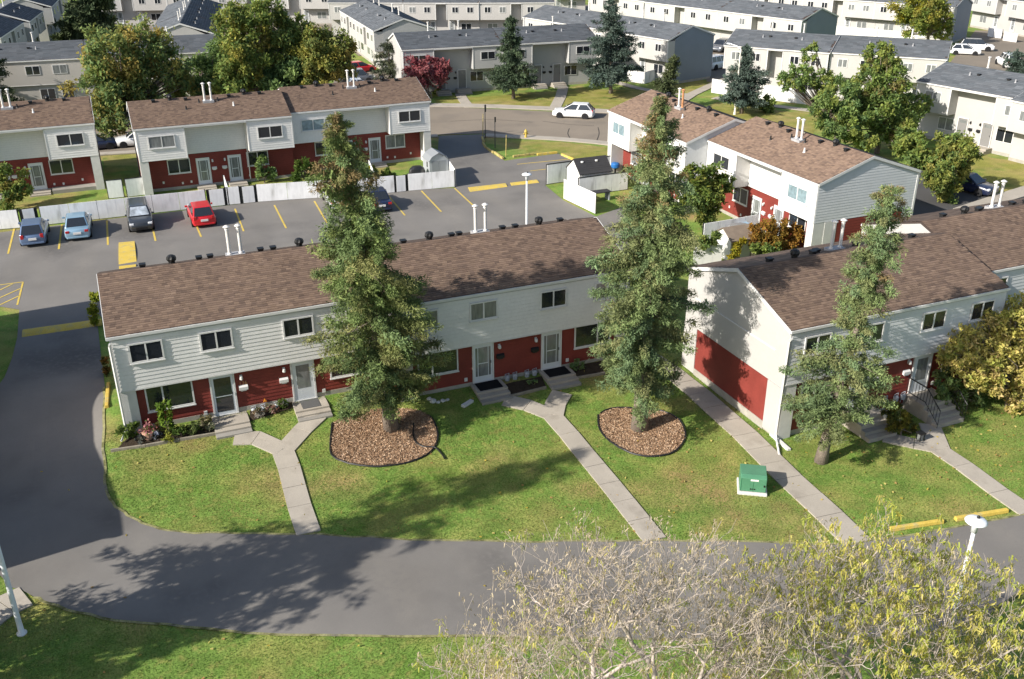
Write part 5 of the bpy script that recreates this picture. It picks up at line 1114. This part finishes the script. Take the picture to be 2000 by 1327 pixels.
plant(275, 866, .3, .35, [(.10, .11, .09), (.15, .16, .15)], 160, .08, 'low grey-green plant before the corner pier')
plant(304, 858, .28, .45, [(.42, .46, .6), (.5, .52, .6), (.08, .12, .04)], 220, .07, 'pale blue flowers next to the clay pot')
plant(331, 850, .32, 1.9, [(.16, .25, .03), (.22, .30, .04), (.11, .19, .03)], 520, .14, 'tall bright green plant reaching the left front window')
plant(332, 862, .3, .45, [(.34, .34, .06), (.22, .26, .05)], 180, .10, 'yellow-green low plant below the tall window plant')
plant(315, 848, .25, .6, [(.28, .12, .04), (.1, .12, .03)], 140, .09, 'reddish plant left of the tall window plant')
plant(356, 853, .38, .6, GRN, 300, .11, 'dark green leafy plant right of the tall window plant')
plant(378, 847, .38, .65, [(.16, .2, .07), (.1, .15, .04)], 300, .12, 'striped leafy plant in the middle of the flower bed')
plant(402, 838, .36, .8, [(.08, .10, .03), (.14, .12, .05), (.3, .26, .18)], 320, .10, 'dry mounded plant nearest the left front steps')
plant(412, 842, .28, .5, [(.4, .4, .28), (.15, .2, .06)], 200, .09, 'cream flowered plant beside the left front steps')
plant(507, 816, .34, .55, [(.5, .46, .44), (.2, .14, .08), (.12, .14, .05)], 260, .09, 'white flowers right of the first front steps')
plant(531, 808, .34, .5, [(.28, .13, .11), (.14, .15, .06), (.45, .4, .36)], 240, .09, 'pink and brown plant between the two left doors')
plant(552, 800, .3, .5, GRN, 200, .1, 'green plant near the second front steps')
plant(1040, 752, .3, .25, LDK, 160, .08, 'low dark plant in the shaded bed between the right doors')
plant(1130, 722, .45, .5, LDK, 260, .1, 'dark leafy plant below the curtained window')
P = empty('flower_pot', at(291, 857), 0, 'clay pot of pink flowers near the white corner pier', 'flower pot', None)
MB().lathe([(.16, 0), (.24, .3), (.27, .32), (.27, .38), (.2, .38)], n=12).obj('pot', terra, P)
rg = np.random.default_rng(3); q_ = rg.normal(0, .14, (160, 3))+np.array([0, 0, .52]); npmesh('blooms', quads(q_, rg.normal(size=q_.shape), .09, .08, rg, .7), F4(160), leaf, np.array([(.6, .26, .3), (.5, .2, .2), (.1, .14, .04)])[rg.integers(0, 3, 160)], P)
for i, (u, v, s) in enumerate([(838, 780, .13), (846, 785, .17), (856, 787, .11), (865, 784, .13), (874, 782, .1)]):
    me = bmesh.new(); bmesh.ops.create_icosphere(me, subdivisions=2, radius=s)
    for vv in me.verts: vv.co *= random.uniform(.8, 1.15); vv.co.z *= .6
    m_ = bpy.data.meshes.new('stone'); me.to_mesh(m_); me.free(); m_.materials.append(offwhite); o = link(bpy.data.objects.new('stone', m_)); o.location = at(u, v)+Vector((0, 0, s*.25))
    tag(o, ('leftmost pale stone of the little row by the basement window', 'largest pale stone of the row by the basement window', 'small pale stone in the middle of the basement window row', 'fourth pale stone along the basement window', 'smallest pale stone at the right end of the basement window')[i], 'stone', 'stones by the basement window')
tag(MB().prism([(-.1, 0, 0), (.1, 0, 0), (.1, 0, .12), (-.1, 0, .12)], (0, .7, 0)).obj('splash_block', white, None, at(922, 785)), 'white downspout end lying beside the third front steps', 'trough').rotation_euler = (0, 0, R(120))
P = empty('garden_lantern', at(1796, 862), 0, 'small black lantern standing on the path fork at the right', 'lantern')
MB().box(-.14, -.14, 0, .14, .14, .05).box(-.13, -.13, .05, -.1, -.1, .4).box(.1, -.13, .05, .13, -.1, .4).box(-.13, .1, .05, -.1, .13, .4).box(.1, .1, .05, .13, .13, .4).prism([(-.16, -.16, .4), (.16, -.16, .4), (.16, .16, .4), (-.16, .16, .4)], (0, 0, .06)).obj('lantern_frame', black, P)
MB().box(-.09, -.09, .06, .09, .09, .39).obj('lantern_glass', glassm, P)
P = empty('garden_globe', at(1726, 838), 0, 'silvery gazing globe on a dark stand left of the yellow bush', 'garden globe')
MB().lathe([(.12, 0), (.05, .1), (.05, .5), (.12, .55)], n=10).obj('stand', black, P); MB().lathe([(.02, .55), (.14, .6), (.19, .72), (.14, .86), (.02, .92)], n=16).obj('globe', psilver, P, smooth=True)
tag(MB().prism([(0, 0, 0), (.16, 0, 0), (.08, 0, .16)], (0, .03, 0)).obj('warning_flag', orange, A, (4.55, 41.43, .98)), None)

# ------------------------------------------------------------------ left of the frame: a row like the others and the trees whose shade falls into the picture
Fb = empty('townhouse_row', (-11.3, 33.2, 0), R(90), 'brown roofed row across the driveway, left of the picture', 'townhouse row', 'red and grey townhouse rows')
for k, (x0, yf) in enumerate(((0, 0), (12.6, -1.9))):
    Wl, RO = block(Fb, x0, 12.6, yf, style='front', ends='L' if k == 0 else 'LR', up=siding_w); front_details(Fb, x0, 12.6, yf, .5, 0, dict(doors=('one', 'grid'), mail=(white, white)))
conifer('spruce_tree', 'tall spruce beyond the left edge that shades the lawn', (-9.9, 28.6, 0), (-9.6, 28.7, 16.6), 3.0, pr1, G1, 101, .45, 4, .9, .08, .3, (.3, .1), 'spruces left of the picture', trunk=.3, per=16)
leafy('autumn_tree', 'spreading tree beyond the left edge that shades the driveway', (-10.6, 27.2, 0), [((-10.6, 27.2, 6.5), 2.3), ((-9.6, 26.3, 8.2), 1.7), ((-11.2, 28.2, 9.2), 2.1), ((-12.4, 27, 7.6), 2.0), ((-9.8, 27.4, 10.4), 1.4), ((-9.2, 27.6, 5.0), 1.5), ((-11, 29.4, 7.4), 1.3)], LG, 4200, .2, 102, group='trees left of the picture', trunk=.25, sub=15, spread=.17)
leafy('autumn_tree', 'second spreading tree beyond the left edge near the lamp post', (-14.5, 25.2, 0), [((-14.5, 25.2, 5.0), 2.6), ((-15.5, 26.4, 7.4), 2.2), ((-13.8, 23.6, 4.6), 1.9)], LG, 4200, .24, 103, group='trees left of the picture', trunk=.25, sub=14, spread=.22)

# ------------------------------------------------------------------ leafless trees in front
def bare(name, label, base, ctr, rad, ntips, seed, sets, fork, group):
    """branches grow from the fork to tips spread through an ellipsoid, splitting as they go"""
    rg = np.random.default_rng(seed); base = np.array(base, float); P = empty(name, base, 0, label, 'tree', group)
    u = rg.normal(size=(ntips*3, 3)); u /= np.linalg.norm(u, axis=1)[:, None]; u = u[u[:, 2] > -.45][:ntips]; tips = np.array(ctr)-base+u*np.array(rad)*(rg.uniform(.25, 1, (len(u), 1))**.45)*(1+.12*np.sin(u[:, :1]*7+u[:, 1:2]*5)+.11*np.sin(u[:, :1]*15-u[:, 1:2]*11+2))
    seg = []; ends = []
    def grow(p, pts, r, dep):
        if len(pts) == 1 or dep > 15:
            for q in pts[:3]:
                m = (p+q)/2+rg.normal(0, .05, 3); seg.append((p, m, r, r*.8)); seg.append((m, q, r*.8, .004)); ends.append((q, q-m))
            return
        k = 2 if len(pts) < 12 or rg.random() < .65 else 3
        s = pts[rg.choice(len(pts), k, replace=False)]; w = np.argmin(((pts[:, None]-s[None])**2).sum(2), 1)
        for j in range(k):
            g = pts[w == j]
            if not len(g): continue
            c = g.mean(0); f = .33 if len(g) > 40 else .42; rr = max(.0048, .0058*len(g)**.47); e = p+(c-p)*np.array([f*1.35, f*1.35, f*.8]); e[2] += .02*np.linalg.norm(c-p)*(len(g) > 8); e += rg.normal(0, .035*np.linalg.norm(c-p)+.01, 3)
            m = (p+e)/2+rg.normal(0, .03*np.linalg.norm(e-p), 3); seg.append((p, m, rr*1.1, rr)); seg.append((m, e, rr, rr*.92)); grow(e, g, rr*.9, dep+1)
    fk = np.array(fork)-base; r0 = .0058*ntips**.47; seg.append((np.array([0, 0, -.2]), fk*.5+rg.normal(0, .05, 3), r0*1.4, r0*1.2)); seg.append((fk*.5, fk, r0*1.2, r0*1.05)); grow(fk, tips, r0, 0)
    tw = []
    for q, d in ends:                                  # short twigs at every tip
        for _ in range(3):
            v = d/np.linalg.norm(d)+rg.normal(0, .5, 3)+np.array([0, 0, .9]); v *= rg.choice([rg.uniform(.14, .36), rg.uniform(.3, .6)], p=[.75, .25])/np.linalg.norm(v); o = q-d*rg.uniform(0, .7); tw.append((o, o+v, .0052, .0035))
    seg += tw; a = np.array([s[0] for s in seg]); b = np.array([s[1] for s in seg]); ra = np.array([s[2] for s in seg]); rb = np.array([s[3] for s in seg])
    d = b-a; d /= np.maximum(1e-6, np.linalg.norm(d, axis=1))[:, None]; x = np.cross(d, np.where(np.abs(d[:, 2:3]) < .9, [[0, 0, 1.]], [[1., 0, 0]])); x /= np.linalg.norm(x, axis=1)[:, None]; y = np.cross(d, x); n = len(a)
    def mesh(mask, k, nm):
        A_, B_, X, Y, RA, RB = a[mask], b[mask], x[mask], y[mask], ra[mask][:, None], rb[mask][:, None]; V_ = []
        for base_, RR in ((A_, RA), (B_, RB)):
            for j in range(k): t = 2*math.pi*j/k; V_.append(base_+(X*math.cos(t)+Y*math.sin(t))*RR)
        V_ = np.stack(V_, 1).reshape(-1, 3); i0 = np.arange(mask.sum())*2*k
        F_ = np.concatenate([np.stack([i0+j, i0+(j+1) % k, i0+k+(j+1) % k, i0+k+j], 1) for j in range(k)]); return npmesh(nm, V_, F_, palebark, None, P)
    big = ra > .03; mesh(big, 7, 'trunk'); mesh(~big, 3, 'twigs')['kind'] = 'stuff'
    E_ = np.array([t[1] for t in tw])
    for nm, frac, per, ln, wd, pal, pick in sets:
        k = rg.random(len(E_)) < frac*(pick(E_+base) if pick else 1); c = E_[k]; m = per; q = np.repeat(c, m, 0)+rg.normal(0, .045, (len(c)*m, 3)); dd = rg.normal(0, .5, q.shape); dd[:, 2] -= .9
        pal_ = np.array(pal); cc = np.repeat(pal_[rg.integers(0, len(pal_), len(c))], m, 0)*rg.uniform(.75, 1.25, (len(q), 1))
        npmesh(nm, quads(q, dd, rg.uniform(.7, 1.3, len(q))*ln, wd, rg, .4, .25), F4(len(q)), leaf, cc, P)['kind'] = 'stuff'
    return P
BEI = [(.56, .47, .33), (.50, .41, .29), (.62, .53, .39), (.45, .37, .25)]
YEL = [(.52, .48, .10), (.42, .44, .09), (.56, .50, .15), (.34, .38, .08)]
bare('bare_tree', 'pale almost leafless tree top at the bottom centre', (8.2, 13.2, 0), (8.4, 13.8, 6.65), (4.5, 3.6, 3.7), 1900, 5, [('dry_leaves', .6, 4, .075, .026, BEI, None), ('yellow_leaves', .07, 7, .10, .03, YEL, None)], (8.1, 13.3, 3.4), 'leafless trees in front')
bare('bare_tree', 'thinning tree with yellow-green drooping leaves at the bottom right', (15.2, 12.6, 0), (14.8, 13.3, 5.0), (4.7, 3.8, 3.9), 1900, 9, [('dry_leaves', .35, 4, .075, .026, BEI, None), ('yellow_leaves', .44, 8, .12, .036, YEL, lambda p: .35+.9*(p[:, 0] > 13.2))], (15.1, 12.7, 2.8), 'leafless trees in front')

# ------------------------------------------------------------------ grass blades and fallen leaves on the near lawns
NOGRASS += [[(AL[0], 41.4), (AL[0]+12.4, 41.4), (AL[0]+12.4, 50), (AL[0], 50)], [(10.7, 39.8), (23, 39.8), (23, 48), (10.7, 48)], [(Bx, By), (Bx+25, By), (Bx+25, 40), (Bx, 40)]]
rg = np.random.default_rng(77); n = 330000
X = rg.uniform(-7, 44, n); Y = 16+26*rg.random(n)**.85
keep = np.ones(n, bool)
pu = (np.stack([X, Y, np.full(n, -H0)], 1)); zc = pu@CF; uu = 1000+FPX*(pu@CR)/zc; vv = 663.5-FPX*(pu@CU)/zc; keep &= (uu > -60) & (uu < 2060) & (vv < 1390)
for poly in NOGRASS: keep &= ~inpoly(X, Y, poly)
X, Y = X[keep], Y[keep]; p = np.stack([X, Y, [gz(a, b)-.005 for a, b in zip(X, Y)]], 1); k = len(X)
d = rg.normal(0, .55, (k, 3)); d[:, 2] = 1
fld = np.sin(X*.9+1.3*np.sin(Y*.7))+np.sin(Y*1.1+1.7*np.sin(X*.45+1))+.7*np.sin(X*2.3+Y*1.9)+rg.normal(0, .9, k)
pal = np.array([(.135, .23, .045), (.165, .26, .052), (.215, .275, .066), (.28, .28, .09), (.34, .27, .12)])
ci = np.clip(((fld+2.6)/1.35).astype(int), 0, 4)
npmesh('grass_blades', quads(p, d, rg.uniform(.03, .075, k), rg.uniform(.018, .035, k), rg, .25), F4(k), leaf, pal[ci]*rg.uniform(.75, 1.25, (k, 1)))['kind'] = 'stuff'

for k, ln in enumerate(([(1112, 252), (1109, 262), (1114, 272)], [(1168, 250), (1170, 262), (1166, 275)], [(1060, 238), (1110, 244), (1160, 247)], [(880, 238), (960, 235), (1040, 240)])):
    strip('road_crack', smoothline(px(ln), 6), .09, M('crack_%d' % k, (.05, .045, .04), .9), .05).parent = road
rg = np.random.default_rng(5); n = 900; X = rg.uniform(-6, 44, n); Y = rg.uniform(17, 41, n); X[:350] = rg.normal(36, 5, 350); Y[:350] = rg.normal(25, 3.5, 350)
keep = np.ones(n, bool)
for poly in NOGRASS[-3:]: keep &= ~inpoly(X, Y, poly)
keep &= ~inpoly(X, Y, NOGRASS[0]) | (rg.random(n) < .12)
X, Y = X[keep], Y[keep]; p = np.stack([X, Y, [gz(a, b)+.05 for a, b in zip(X, Y)]], 1); d = rg.normal(size=p.shape); d[:, 2] *= .2
npmesh('fallen_leaves', quads(p, d, .1, .075, rg, .6), F4(len(p)), leaf, np.array([(.5, .38, .08), (.4, .26, .1), (.55, .46, .16)])[rg.integers(0, 3, len(p))])['kind'] = 'stuff'
